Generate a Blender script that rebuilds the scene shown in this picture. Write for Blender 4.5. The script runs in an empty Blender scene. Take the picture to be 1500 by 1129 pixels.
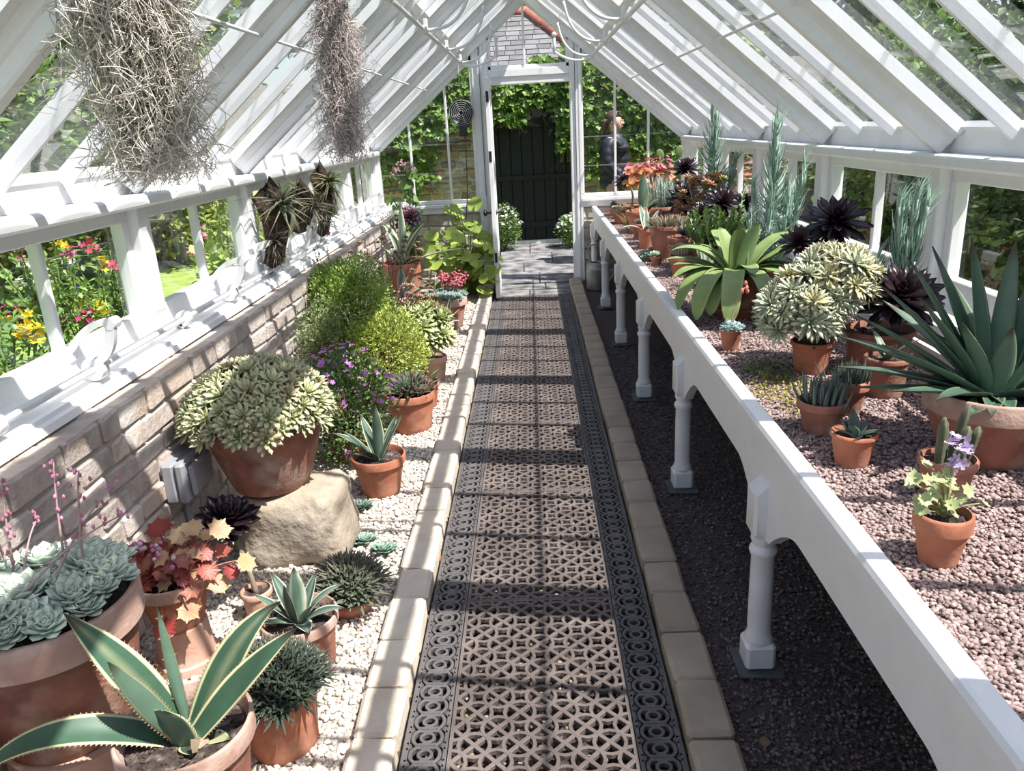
SUN_STR, SKY_STR, EXPO = 6.8, .17, .46
import bpy, math, random
import numpy as np
from math import sin, cos, pi, sqrt, atan2, radians as rad
rng = np.random.default_rng(11)
random.seed(5)
SC = bpy.context.scene
COL = SC.collection
U = lambda a, b: float(rng.uniform(a, b))

# ------------------------------------------------------------------ mesh builder
class MB:
    def __init__(s):
        s.v, s.c, s.f, s.n = [], [], [], 0

    def add(s, v, f, col=(1, 1, 1)):
        v = np.asarray(v, float).reshape(-1, 3)
        c = np.broadcast_to(np.asarray(col, float), (len(v), 3))
        s.v.append(v); s.c.append(c)
        if isinstance(f, np.ndarray):
            s.f.append(f + s.n)
        else:
            d = {}
            for q in f:
                d.setdefault(len(q), []).append(q)
            for q in d.values():
                s.f.append(np.array(q, int) + s.n)
        s.n += len(v)
        return s

    def box(s, x0, y0, z0, x1, y1, z1, col=(1, 1, 1), jit=0):
        v = np.array([(x, y, z) for x in (x0, x1) for y in (y0, y1) for z in (z0, z1)], float)
        if jit: v = v + rng.uniform(-jit, jit, v.shape)
        return s.add(v, BOXF, col)

    def bbox(s, x0, y0, z0, x1, y1, z1, b, col=(1, 1, 1), jit=0):
        """box with chamfered edges"""
        x0, x1 = min(x0, x1), max(x0, x1); y0, y1 = min(y0, y1), max(y0, y1); z0, z1 = min(z0, z1), max(z0, z1)
        v, idx = [], {}
        lo, hi = (x0, y0, z0), (x1, y1, z1)
        for sx in (0, 1):
            for sy in (0, 1):
                for sz in (0, 1):
                    for a in range(3):
                        p = []
                        for k, sg in enumerate((sx, sy, sz)):
                            q = hi[k] if sg else lo[k]
                            if k != a: q += -b if sg else b
                            p.append(q)
                        idx[(sx, sy, sz, a)] = len(v); v.append(p)
        f = []
        for a in range(3):
            o = [k for k in range(3) if k != a]
            for sg in (0, 1):
                q = []
                for i, j in ((0, 0), (1, 0), (1, 1), (0, 1)):
                    t = [0, 0, 0]; t[a] = sg; t[o[0]] = i; t[o[1]] = j
                    q.append(idx[(*t, a)])
                f.append(tuple(q))
            for i in (0, 1):
                for j in (0, 1):
                    t0 = [0, 0, 0]; t1 = [0, 0, 0]
                    t0[o[0]] = t1[o[0]] = i; t0[o[1]] = t1[o[1]] = j; t1[a] = 1
                    f.append((idx[(*t0, o[0])], idx[(*t1, o[0])], idx[(*t1, o[1])], idx[(*t0, o[1])]))
        for sx in (0, 1):
            for sy in (0, 1):
                for sz in (0, 1):
                    f.append(tuple(idx[(sx, sy, sz, a)] for a in range(3)))
        v = np.array(v, float)
        if jit:
            v = v + np.repeat(rng.uniform(-jit, jit, (8, 3)), 3, 0) + rng.uniform(-jit * .3, jit * .3, v.shape)
        return s.add(v, f, col)

    def prism(s, poly, fn, a, b, col=(1, 1, 1)):
        """poly of 2-D points carried to 3-D by fn(p, q, t) at t=a and t=b"""
        n = len(poly)
        v = [fn(p, q, a) for p, q in poly] + [fn(p, q, b) for p, q in poly]
        f = [tuple(range(n))[::-1], tuple(range(n, 2 * n))]
        f += [(i, (i + 1) % n, n + (i + 1) % n, n + i) for i in range(n)]
        return s.add(v, f, col)

    def tube(s, P, r, k=8, col=(1, 1, 1), cap=True):
        P = np.asarray(P, float); n = len(P)
        r = np.broadcast_to(np.asarray(r, float), (n,))
        T = np.gradient(P, axis=0); T /= np.linalg.norm(T, axis=1)[:, None] + 1e-12
        up = np.array([0, 0, 1.]) if abs(T[0][2]) < .9 else np.array([1., 0, 0])
        x = np.cross(up, T[0]); x /= np.linalg.norm(x)
        a = np.arange(k) * 2 * pi / k
        V = []
        for i in range(n):
            x = x - T[i] * (x @ T[i]); x /= np.linalg.norm(x) + 1e-12
            y = np.cross(T[i], x)
            V.append(P[i] + r[i] * (np.cos(a)[:, None] * x + np.sin(a)[:, None] * y))
        c = np.asarray(col, float)
        if c.ndim == 2: c = np.repeat(c, k, 0)
        f = grid_faces(n, k)
        s.add(np.concatenate(V), f, c)
        if cap:
            o = s.n - n * k
            s.f.append(np.array([list(range(o, o + k))[::-1]])); s.f.append(np.array([list(range(o + (n - 1) * k, o + n * k))]))
        return s

    def lathe(s, prof, k=32, c=(0, 0, 0), col=(1, 1, 1), cap=True, wob=0):
        a = np.arange(k) * 2 * pi / k
        V = []
        for r, z in prof:
            rr = r * (1 + wob * np.sin(a * 3 + z * 20)) if wob else r
            V.append(np.stack([c[0] + rr * np.cos(a), c[1] + rr * np.sin(a), np.full(k, c[2] + z)], 1))
        n = len(prof)
        s.add(np.concatenate(V), grid_faces(n, k), col)
        if cap:
            o = s.n - n * k
            s.f.append(np.array([list(range(o, o + k))[::-1]])); s.f.append(np.array([list(range(o + (n - 1) * k, o + n * k))]))
        return s

    def build(s, name, m=None, parent=None, smooth=True, label=None, kind=None, cat=None, group=None, auto=None):
        me = bpy.data.meshes.new(name)
        V = np.concatenate(s.v); Cc = np.concatenate(s.c)
        me.vertices.add(len(V)); me.vertices.foreach_set('co', V.ravel())
        loops = np.concatenate([f.ravel() for f in s.f])
        tot = np.concatenate([np.full(len(f), f.shape[1]) for f in s.f])
        st = np.concatenate([[0], np.cumsum(tot)[:-1]])
        me.loops.add(len(loops)); me.loops.foreach_set('vertex_index', loops)
        me.polygons.add(len(tot)); me.polygons.foreach_set('loop_start', st); me.polygons.foreach_set('loop_total', tot)
        me.polygons.foreach_set('use_smooth', np.full(len(tot), bool(smooth)))
        at = me.attributes.new('Col', 'FLOAT_COLOR', 'POINT')
        at.data.foreach_set('color', np.concatenate([Cc, np.ones((len(Cc), 1))], 1).ravel())
        me.update(calc_edges=True)
        if m: me.materials.append(m)
        if auto:
            me.set_sharp_from_angle(angle=rad(auto))
        o = bpy.data.objects.new(name, me); COL.objects.link(o)
        if parent is not None: o.parent = parent
        if label: o['label'] = label
        if kind: o['kind'] = kind
        if cat: o['category'] = cat
        if group: o['group'] = group
        return o

BOXF = [(0, 1, 3, 2), (4, 6, 7, 5), (0, 4, 5, 1), (2, 3, 7, 6), (0, 2, 6, 4), (1, 5, 7, 3)]

def grid_faces(n, k, closed=True):
    i = np.arange(n - 1)[:, None]; j = np.arange(k if closed else k - 1)[None, :]
    a = i * k + j; b = i * k + (j + 1) % k
    return np.stack([a, b, b + k, a + k], -1).reshape(-1, 4)

def thing(name, label, cat, loc, group=None, rz=0):
    o = bpy.data.objects.new(name, None); COL.objects.link(o)
    o.location = loc; o.rotation_euler = (0, 0, rz); o.empty_display_size = .05
    o['label'] = label; o['category'] = cat
    if group: o['group'] = group
    return o

def kids(o): return [c for c in bpy.data.objects if c.parent == o]

def copy_tree(o, parent=None):
    c = o.copy(); COL.objects.link(c)
    if parent is not None: c.parent = parent
    for ch in kids(o): copy_tree(ch, c)
    return c

def struct(mb, name, m, label=None, **k):
    return mb.build(name, m, kind='structure', label=label, **k)

# ------------------------------------------------------------------ materials
def mat(name, col, rough=.6, col2=None, scale=8, bump=0, bscale=60, attr=False, metal=0, transl=0, col3=None, scale3=2.5, spec=.5, detail=5, sheen=0, coat=0):
    m = bpy.data.materials.new(name); m.use_nodes = True
    N = m.node_tree.nodes; L = m.node_tree.links
    b = N['Principled BSDF']; b.inputs['Roughness'].default_value = rough
    b.inputs['Metallic'].default_value = metal
    b.inputs['Specular IOR Level'].default_value = spec
    if coat: b.inputs['Coat Weight'].default_value = coat
    tc = N.new('ShaderNodeTexCoord')
    def noise(sc, d=detail):
        n = N.new('ShaderNodeTexNoise'); n.inputs['Scale'].default_value = sc; n.inputs['Detail'].default_value = d
        L.new(tc.outputs['Object'], n.inputs['Vector']); return n
    def mix(f, a, c, bt='MIX'):
        x = N.new('ShaderNodeMix'); x.data_type = 'RGBA'; x.blend_type = bt
        if isinstance(f, float): x.inputs[0].default_value = f
        else: L.new(f, x.inputs[0])
        for i, q in ((6, a), (7, c)):
            if isinstance(q, tuple): x.inputs[i].default_value = (*q, 1)
            else: L.new(q, x.inputs[i])
        return x.outputs[2]
    def ramp(src, lo, hi):
        r = N.new('ShaderNodeMapRange'); r.inputs[1].default_value = lo; r.inputs[2].default_value = hi
        L.new(src, r.inputs[0]); return r.outputs[0]
    out = tuple(col)
    if attr:
        a = N.new('ShaderNodeAttribute'); a.attribute_name = 'Col'
        out = mix(1.0, a.outputs['Color'], tuple(col), 'MULTIPLY')
    if col2 is not None:
        out = mix(ramp(noise(scale).outputs['Fac'], .35, .65), out, tuple(col2) if not attr else mix(1.0, out, tuple(col2), 'MULTIPLY'))
    if col3 is not None:
        out = mix(ramp(noise(scale3, 8).outputs['Fac'], .5, .72), out, tuple(col3))
    if isinstance(out, tuple): b.inputs['Base Color'].default_value = (*out, 1)
    else: L.new(out, b.inputs['Base Color'])
    if bump:
        bp = N.new('ShaderNodeBump'); bp.inputs['Strength'].default_value = bump; bp.inputs['Distance'].default_value = .01
        L.new(noise(bscale, 6).outputs['Fac'], bp.inputs['Height']); L.new(bp.outputs[0], b.inputs['Normal'])
    if transl:
        t = N.new('ShaderNodeBsdfTranslucent'); ms = N.new('ShaderNodeMixShader'); ms.inputs[0].default_value = transl
        if isinstance(out, tuple): t.inputs['Color'].default_value = (*out, 1)
        else: L.new(out, t.inputs['Color'])
        L.new(b.outputs[0], ms.inputs[1]); L.new(t.outputs[0], ms.inputs[2])
        L.new(ms.outputs[0], N['Material Output'].inputs['Surface'])
    return m

def glass_mat(name, tint=(.955, .97, .96), refl=1.0):
    m = bpy.data.materials.new(name); m.use_nodes = True
    N = m.node_tree.nodes; L = m.node_tree.links
    N.remove(N['Principled BSDF'])
    tr = N.new('ShaderNodeBsdfTransparent'); tr.inputs[0].default_value = (*tint, 1)
    gl = N.new('ShaderNodeBsdfGlossy'); gl.inputs['Roughness'].default_value = .015; gl.inputs[0].default_value = (refl, refl, refl, 1)
    fr = N.new('ShaderNodeFresnel'); ge = N.new('ShaderNodeNewGeometry'); mr = N.new('ShaderNodeMapRange'); mr.inputs[3].default_value = 1.45; mr.inputs[4].default_value = 1 / 1.45; L.new(ge.outputs['Backfacing'], mr.inputs[0]); L.new(mr.outputs[0], fr.inputs[0])
    ms = N.new('ShaderNodeMixShader')
    L.new(fr.outputs[0], ms.inputs[0]); L.new(tr.outputs[0], ms.inputs[1]); L.new(gl.outputs[0], ms.inputs[2])
    L.new(ms.outputs[0], N['Material Output'].inputs['Surface'])
    return m

WHITE = mat('white_paint', (.87, .875, .885), .38, (.83, .835, .85), 14, .06, 90)
WHITE2 = mat('white_metal', (.82, .83, .85), .32, (.76, .77, .79), 20)
GLASS = glass_mat('glass', (.965, .975, .97))
GEDGE = mat('glass_edge', (.62, .72, .70), .2)
BRICK = mat('brick', (1, 1, 1), .9, (.82, .79, .77), 24, .55, 70, attr=True, col3=(.62, .57, .53), scale3=5)
STONE = mat('stone', (1, 1, 1), .9, (.72, .70, .66), 14, .5, 50, attr=True)
MORTAR = mat('mortar', (.50, .45, .41), .95, (.38, .34, .31), 12, .4, 80)
KERB = mat('kerb_stone', (.70, .63, .54), .9, (.82, .79, .76), 7, .35, 120, attr=True)
IRON = mat('cast_iron', (.145, .115, .106), .6, (.09, .073, .068), 9, .25, 140, col3=(.22, .18, .165), scale3=4, metal=.1)
IRON2 = mat('cast_iron_border', (.135, .122, .122), .58, (.085, .08, .08), 9, .25, 140, metal=.1)
PEB = mat('pebble', (1, 1, 1), .8, attr=True, col2=(.85, .85, .85), scale=120)
GRAVL = mat('pale_gravel', (.55, .50, .44), .95, (.30, .26, .23), 90, .8, 90)
GRAVB = mat('bench_gravel', (.32, .235, .22), .95, (.15, .11, .10), 90, .8, 90)
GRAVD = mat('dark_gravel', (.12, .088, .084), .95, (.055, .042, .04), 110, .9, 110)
EARTH = mat('earth', (.075, .055, .045), 1, (.03, .022, .02), 25, .8, 60)
SOIL = mat('potting_soil', (.085, .06, .05), 1, (.03, .022, .02), 60, 1.0, 130, col3=(.24, .20, .17), scale3=40)
T_NEW = mat('terracotta', (.45, .165, .09), .75, (.31, .105, .06), 11, .15, 90, col3=(.52, .27, .18), scale3=9)
T_OLD = mat('old_terracotta', (.40, .165, .11), .85, (.22, .085, .06), 9, .25, 90, col3=(.52, .37, .30), scale3=7)
T_DARK = mat('dark_terracotta', (.30, .115, .075), .85, (.15, .065, .048), 8, .3, 90, col3=(.44, .29, .23), scale3=6)
T_PALE = mat('bleached_terracotta', (.55, .36, .28), .85, (.44, .24, .17), 5, .2, 90, col3=(.66, .53, .45), scale3=5)
T_LIME = mat('limed_terracotta_rim', (.50, .34, .28), .85, (.36, .21, .16), 7, .25, 90, col3=(.64, .54, .49), scale3=6)
SUCC = mat('succulent', (1, 1, 1), .5, attr=True, col2=(.86, .88, .85), scale=30)
GLOSSY = mat('glossy_succulent', (1, 1, 1), .28, attr=True, col2=(.8, .8, .8), scale=30)
LEAF = mat('leaf', (1, 1, 1), .45, attr=True, col2=(.82, .86, .8), scale=20, transl=.3)
PETAL = mat('petal', (1, 1, 1), .6, attr=True, transl=.3)
STEM = mat('stem', (1, 1, 1), .7, attr=True, col2=(.75, .75, .72), scale=40)
BARK = mat('bark', (.10, .06, .045), .95, (.035, .022, .018), 18, 1.0, 40)
MOSSM = mat('spanish_moss', (1, 1, 1), .9, attr=True)
ROCK = mat('rock', (.44, .37, .29), .95, (.26, .21, .16), 5, 1.0, 28, col3=(.54, .47, .39), scale3=3)
GREYPL = mat('grey_plastic', (.33, .34, .37), .5)
BLACK = mat('black_metal', (.02, .02, .022), .4)
CHROME = mat('chrome', (.7, .7, .72), .2, metal=1)
GALV = mat('galvanised', (.42, .43, .43), .5, (.3, .31, .31), 12, metal=.5)
SLATE = mat('slate_slab', (.13, .13, .13), .8, (.09, .09, .09), 10, .3, 50)
FLAG = mat('flagstone', (.27, .265, .27), .85, (.20, .195, .2), 6, .3, 40, attr=True)
DOORD = mat('dark_door_paint', (.006, .010, .009), .65, (.004, .007, .006), 20, .15, 40)
SHING = mat('roof_slate', (1, 1, 1), .85, (.78, .78, .8), 16, .4, 50, attr=True)
REDTILE = mat('ridge_tile', (.42, .15, .10), .8, (.30, .10, .075), 10, .2, 60)
LAWN = mat('lawn', (.32, .42, .11), .9, (.20, .29, .07), 7, .6, 60)
WOODG = mat('tree_bark', (.12, .09, .07), .95, (.06, .045, .035), 14, .8, 30)
SKIN = mat('skin', (.62, .38, .29), .5, (.56, .33, .25), 12)
HAIR = mat('brown_hair', (.10, .055, .035), .55, (.06, .03, .02), 60)
JACKET = mat('navy_jacket', (.022, .026, .042), .5, (.014, .017, .028), 20, .2, 60)
TROUS = mat('dark_trousers', (.03, .03, .035), .8)
# ------------------------------------------------------------------ the glasshouse
CA, SA = cos(atan2(.835, 1)), sin(atan2(.835, 1))
def RP(s, u, n, y): return (s * (1.5 - u * CA + n * SA), y, 1.385 + u * SA + n * CA)
YR = [7.93 - 1.22 * i for i in range(9)]          # rafter lines, far gable to near gable
YR.reverse()
UT = 1.955
nw = [0]; nt = [0]
def wname():
    nw[0] += 1; return 'window_%d' % nw[0]
def tname():
    nt[0] += 1; return 'trim_%d' % nt[0]

def lap_mat():
    m = glass_mat('glass_lap'); N = m.node_tree.nodes; L = m.node_tree.links
    d = N.new('ShaderNodeBsdfDiffuse'); d.inputs[0].default_value = (.62, .68, .64, 1)
    old = N['Material Output'].inputs[0].links[0].from_socket
    x = N.new('ShaderNodeMixShader'); x.inputs[0].default_value = .25
    L.new(old, x.inputs[1]); L.new(d.outputs[0], x.inputs[2]); L.new(x.outputs[0], N['Material Output'].inputs[0])
    return m
GLAP = lap_mat()

def roof_light(s, ya, yb, side):
    y0, y1 = ya + .047, yb - .047
    fr = MB()
    def bar(a, b, u0, u1, n0, n1): fr.prism([(a, n0), (b, n0), (b, n1), (a, n1)], lambda p, q, t: RP(s, t, q, p), u0, u1)
    bar(y0, y0 + .04, .005, UT, .062, .105); bar(y1 - .04, y1, .005, UT, .062, .105)
    bar(y0 + .04, y1 - .04, -.03, .022, .084, .110); bar(y0 + .04, y1 - .04, UT - .08, UT, .062, .105)
    bar(y0 + .04, y1 - .04, 1.18, 1.23, .060, .105)
    fo = struct(fr, wname(), WHITE, 'white sloping roof light frame in the %s roof slope' % side, smooth=False)
    w = (y1 - y0 - .08 - 2 * .024) / 3
    for k in range(3):
        a = y0 + .04 + k * (w + .024)
        if k < 2:
            b = MB(); c = a + w
            b.prism([(c + .004, .045), (c + .020, .045), (c + .024, .07), (c + .024, .1), (c, .1), (c, .07)], lambda p, q, t: RP(s, t, q, p), .012, UT - .05)
            b.build('glazing_bar', WHITE, fo, False)
        pm, lm = MB(), MB()
        st = [.018, .40, .79, 1.2, 1.58, UT - .04]
        yy = np.linspace(a - .002, a + w + .002, 9); t = (yy - a - w / 2) / (w / 2)
        for j in range(5):
            n0 = .094 - .0; dn = .006
            lo = st[j] - (.035 * np.sqrt(np.maximum(0, 1 - t * t)) if j else 0 * t)
            hi = np.full(9, st[j + 1] + .012)
            v = [RP(s, lo[i], n0 + (dn if j else 0), yy[i]) for i in range(9)] + [RP(s, hi[i], n0, yy[i]) for i in range(9)]
            pm.add(v, [(i, i + 1, 10 + i, 9 + i) for i in range(8)])
            if j:
                v = [RP(s, lo[i] - .002, n0 + dn + .002, yy[i]) for i in range(9)] + [RP(s, lo[i] + .022, n0 + dn + .002, yy[i]) for i in range(9)]
                lm.add(v, [(i, i + 1, 10 + i, 9 + i) for i in range(8)])
        p = pm.build('pane', GLASS, fo, False); lm.build('pane_lap', GLAP, p, False)

for s, side in ((-1, 'left'), (1, 'right')):
    for i in range(8): roof_light(s, YR[i], YR[i + 1], side)
    for y in YR:
        b = MB()
        b.prism([(y - .026, .0), (y - .02, -.008), (y + .02, -.008), (y + .026, 0), (y + .026, .03), (y + .036, .036), (y + .036, .06), (y + .047, .066), (y + .047, .112), (y - .047, .112), (y - .047, .066), (y - .036, .06), (y - .036, .036), (y - .026, .03)],
                lambda p, q, t: RP(s, t, q, p), -.012, UT)
        struct(b, tname(), WHITE, 'white moulded rafter of the %s roof slope' % side, smooth=False)
    # wall plate, fascia, sill (profiles in X-Z run along Y)
    L0, L1 = YR[0] - .05, YR[-1] + .02
    run = lambda p, q, t: (s * p, t, q)
    b = MB(); b.prism([(1.46, 1.336), (1.468, 1.326), (1.66, 1.322), (1.66, 1.372), (1.470, 1.374), (1.463, 1.369), (1.46, 1.362)], run, L0, L1)
    struct(b, tname(), WHITE, 'white wall plate ledge along the %s eaves' % side, smooth=False)
    b = MB(); b.prism([(1.548, 1.374), (1.60, 1.374), (1.60, 1.46), (1.553, 1.46)], run, L0, L1)
    struct(b, tname(), WHITE, 'white fascia board under the %s roof lights' % side, smooth=False)
    b = MB(); b.prism([(1.425, .768), (1.43, .792), (1.445, .797), (1.448, .812), (1.535, .828), (1.545, .85), (1.66, .845), (1.68, .80), (1.68, .768)], run, L0, L1)
    struct(b, tname(), WHITE, 'white moulded timber sill along the %s wall' % side, smooth=False)
    for i, y in enumerate(YR):
        b = MB(); b.bbox(s * 1.505, y - .05, .82, s * 1.62, y + .05, 1.33, .006)
        struct(b, tname(), WHITE, 'white window post on the %s wall' % side, smooth=False)
    for i in range(8):
        a, c = YR[i] + .05, YR[i + 1] - .05; m = (a + c) / 2
        f = MB(); x0, x1 = s * 1.545, s * 1.59
        f.bbox(x0, a, 1.272, x1, c, 1.325, .004); f.bbox(x0, a, .845, x1, c, .925, .004)
        f.bbox(x0, a, .92, x1, a + .045, 1.275, .004); f.bbox(x0, c - .045, .92, x1, c, 1.275, .004)
        fo = struct(f, wname(), WHITE, 'white casement frame in the %s side wall' % side, smooth=False)
        g = MB(); g.bbox(s * 1.55, m - .014, .92, s * 1.59, m + .014, 1.275, .005); g.build('glazing_bar', WHITE, fo, False)
        for p, q in ((a + .04, m - .012), (m + .012, c - .04)):
            g = MB(); X = s * 1.572
            g.add([(X, p, .92), (X, q, .92), (X, q, 1.276), (X, p, 1.276)], [(0, 1, 2, 3)]); g.build('pane', GLASS, fo, False)

b = MB(); b.box(-.022, YR[0] - .05, 2.655, .022, YR[-1] + .06, 2.86)
struct(b, tname(), WHITE, 'white ridge beam of the glasshouse', smooth=False)

# --- far gable
GY = 7.93
def gbox(x0, z0, x1, z1, d0=0., d1=.07, bev=.006):
    b = MB(); b.bbox(x0, GY + d0, z0, x1, GY + d1, z1, bev); return b
def roofz(x, n=0): return 1.385 + (1.5 - abs(x)) * .835 + n
for nm, x0, x1 in (('left', -.515, -.362), ('right', .402, .495)):
    b = MB(); zt0, zt1 = roofz(x0), roofz(x1)
    b.prism([(x0, 0), (x1, 0), (x1, zt1 + .05), (x0, zt0 + .05)], lambda p, q, t: (p, t, q), GY, GY + .09)
    for xx in ((x0 + .05), (x0 + .085)):
        b.prism([(xx, 0.02), (xx + .022, 0.02), (xx + .022, roofz(xx)), (xx, roofz(xx))], lambda p, q, t: (p, t, q), GY - .014, GY)
    struct(b, tname(), WHITE, 'white post on the %s of the far doorway' % nm, smooth=False)
b = gbox(-.362, 1.915, .402, 2.05); b.bbox(-.362, GY - .012, 1.985, .402, GY, 2.05, .004)
struct(b, tname(), WHITE, 'white transom above the far doorway', smooth=False)
for s in (-1, 1):
    x1 = -.515 if s < 0 else .495
    b = gbox(s * 1.53, .745, x1, .835, -.012); b.bbox(s * 1.53, GY - .03, .80, x1, GY + .05, .835, .006)
    struct(b, tname(), WHITE, 'white sill rail of the far gable, %s of the door' % ('left' if s < 0 else 'right'), smooth=False)
    b = gbox(s * 1.56, .76, s * 1.475, 1.40)
    struct(b, tname(), WHITE, 'white corner post of the far gable, %s side' % ('left' if s < 0 else 'right'), smooth=False)

def gable_panes(fo, x0, x1, zb, zt0, zt1, laps, Yp):
    pm, lm = MB(), MB()
    pm.add([(x0, Yp, zb), (x1, Yp, zb), (x1, Yp, zt1), (x0, Yp, zt0)], [(0, 1, 2, 3)])
    z = zb + laps
    while z < max(zt0, zt1) - .04:
        def xr(zz):
            a, c = x0, x1
            if zt0 < zz: a = x0 + (x1 - x0) * (zz - zt0) / (zt1 - zt0)
            if zt1 < zz: c = x1 - (x1 - x0) * (zz - zt1) / (zt0 - zt1)
            return a, c
        a, c = xr(z + .012)
        lm.add([(a, Yp - .004, z), (c, Yp - .004, z), (c, Yp - .004, z + .012), (a, Yp - .004, z + .012)], [(0, 1, 2, 3)])
        z += laps
    p = pm.build('pane', GLASS, fo, False)
    if lm.n: lm.build('pane_lap', GLAP, p, False)

for s, xs, side in ((-1, [-1.475, -1.16, -.79, -.515], 'left'), (1, [.495, .83, 1.15, 1.475], 'right')):
    f = MB()
    def slope(x): return roofz(x) - .01
    xa, xb = xs[0], xs[-1]; yb_, yt_ = GY + .01, GY + .06
    f.bbox(xa, yb_, .83, xb, yt_, .875, .004)
    xi, xo = (xs[-1], xs[0]) if s < 0 else (xs[0], xs[-1])
    f.bbox(xi - .03 if s < 0 else xi, yb_, .86, xi if s < 0 else xi + .03, yt_, slope(xi), .004)
    f.prism([(xi, slope(xi) - .05), (xo, slope(xo) - .05), (xo, slope(xo)), (xi, slope(xi))], lambda p, q, t: (p, t, q), yb_, yt_)
    fo = struct(f, wname(), WHITE, 'white glazed frame of the far gable, %s of the door' % side, smooth=False)
    for x in xs[1:-1]:
        g = MB(); g.bbox(x - .011, GY + .005, .86, x + .011, GY + .045, slope(x) - .03, .004); g.build('glazing_bar', WHITE, fo, False)
    for a, c in zip(xs[:-1], xs[1:]): gable_panes(fo, a, c, .86, slope(a) - .02, slope(c) - .02, .27, GY + .03)
# window over the door: upright sides, then the roof slope
f = MB(); xa, xb = -.362, .402
f.bbox(xa, GY + .01, 2.045, xb, GY + .06, 2.085, .004)
f.bbox(xa, GY + .01, 2.05, xa + .03, GY + .06, roofz(xa), .004); f.bbox(xb - .03, GY + .01, 2.05, xb, GY + .06, roofz(xb), .004)
f.prism([(xa, roofz(xa) - .03), (0, roofz(0) - .03), (0, roofz(0)), (xa, roofz(xa))], lambda p, q, t: (p, t, q), GY + .01, GY + .06)
f.prism([(0, roofz(0) - .03), (xb, roofz(xb) - .03), (xb, roofz(xb)), (0, roofz(0))], lambda p, q, t: (p, t, q), GY + .01, GY + .06)
fo = struct(f, wname(), WHITE, 'white glazed gable window above the far doorway', smooth=False)
g = MB(); g.bbox(-.026, GY, 2.06, -.004, GY + .05, roofz(0) - .03, .004); g.build('glazing_bar', WHITE, fo, False)
gable_panes(fo, xa, -.015, 2.06, roofz(xa) - .02, roofz(-.015) - .02, .34, GY + .03)
gable_panes(fo, -.015, xb, 2.06, roofz(-.015) - .02, roofz(xb) - .02, .34, GY + .03)

# --- near gable, behind the viewer
b = MB(); NY = YR[0]
for x0, x1 in ((-1.56, -1.47), (-.5, -.42), (.42, .5), (1.47, 1.56)):
    b.prism([(x0, .76), (x1, .76), (x1, roofz(x1)), (x0, roofz(x0))], lambda p, q, t: (p, t, q), NY - .06, NY)
b.box(-1.5, NY - .06, .76, 1.5, NY, .84); b.box(-.5, NY - .06, 1.95, .5, NY, 2.05)
fo = struct(b, wname(), WHITE, 'white glazed frame of the near gable', smooth=False)
g = MB(); g.add([(-1.5, NY - .03, .8), (1.5, NY - .03, .8), (1.5, NY - .03, 1.39), (0, NY - .03, 2.64), (-1.5, NY - .03, 1.39)], [(0, 1, 2, 3, 4)]); g.build('pane', GLASS, fo, False)

# --- open door leaf, hinged on the left jamb and swung in
d = MB()
Lf, Hd, Th = .70, 1.955, .042
def db(a, z0, c, z1, t=Th, o=0): d.bbox(a, -t / 2 + o, z0, c, t / 2 + o, z1, .005)
db(0, .012, .095, Hd); db(Lf - .095, .012, Lf, Hd); db(.095, .012, Lf - .095, .2); db(.095, Hd - .095, Lf - .095, Hd); db(.095, .74, Lf - .095, .86); db(.095, .2, Lf - .095, .74, .015)
do = struct(d, 'door_1', WHITE, 'white glazed door standing open into the glasshouse', smooth=False)
do.location = (-.362, GY - .005, 0); do.rotation_euler = (0, 0, -rad(89.0))
g = MB(); g.add([(.09, 0, .85), (Lf - .09, 0, .85), (Lf - .09, 0, Hd - .09), (.09, 0, Hd - .09)], [(0, 1, 2, 3)]); g.build('pane', GLASS, do, False)
h = MB()
for sg in (-1, 1):
    h.lathe([(.0, 0), (.022, 0), (.022, .006), (.009, .01), (.009, .035), (.026, .045), (.031, .058), (.026, .07), (.0, .076)], 16, cap=False)
    v = h.v[-1]; h.v[-1] = np.stack([v[:, 0] + Lf - .05, sg * (v[:, 2] + Th / 2), v[:, 1] + .80], 1)
h.build('door_knob', BLACK, do)
h = MB()
for z in (.35, 1.25, 1.75): h.box(Lf - .004, -.012, z, Lf + .003, .012, z + .09)
h.box(-.012, -.03, .30, .012, .03, .40); h.box(-.012, -.03, 1.62, .012, .03, 1.72)
h.build('lock_plate', BLACK, do, False)

# --- brick walls
def bricks(mb, p0, ax, nrm, length, courses, bl, jit=.002, cols=None, ch=.006, dep=.1, gap=.009):
    """courses = list of (z0, z1); ax runs along the wall, nrm points out of its face"""
    ax = np.array(ax, float); nrm = np.array(nrm, float); p0 = np.array(p0, float)
    for k, (z0, z1) in enumerate(courses):
        t = -U(0, bl)
        while t < length:
            l = bl * U(.75, 1.12) if U(0, 1) > .3 else bl * U(.42, .55)
            a, c = max(t, 0) + gap / 2, min(t + l, length) - gap / 2
            if c - a > .02:
                base = np.array(cols[rng.integers(len(cols))]) * U(.88, 1.1)
                n0 = len(mb.v); o = U(-.004, .004)
                mb.bbox(a, -dep, z0 + gap / 2, c, o, z1 - gap / 2, ch, base, jit)
                v = mb.v[-1].copy()
                mb.v[-1] = p0 + v[:, :1] * ax + v[:, 1:2] * nrm + v[:, 2:3] * np.array([0, 0, 1.])
            t += l
BC = [(.57, .49, .45), (.61, .53, .49), (.50, .42, .38), (.66, .59, .55), (.56, .49, .46), (.57, .46, .39), (.46, .40, .37)]
SC_ = [(.60, .56, .48), (.52, .48, .40), (.66, .61, .53), (.56, .52, .46), (.47, .42, .34)]
YL0, YL1 = -1.9, 7.93
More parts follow.
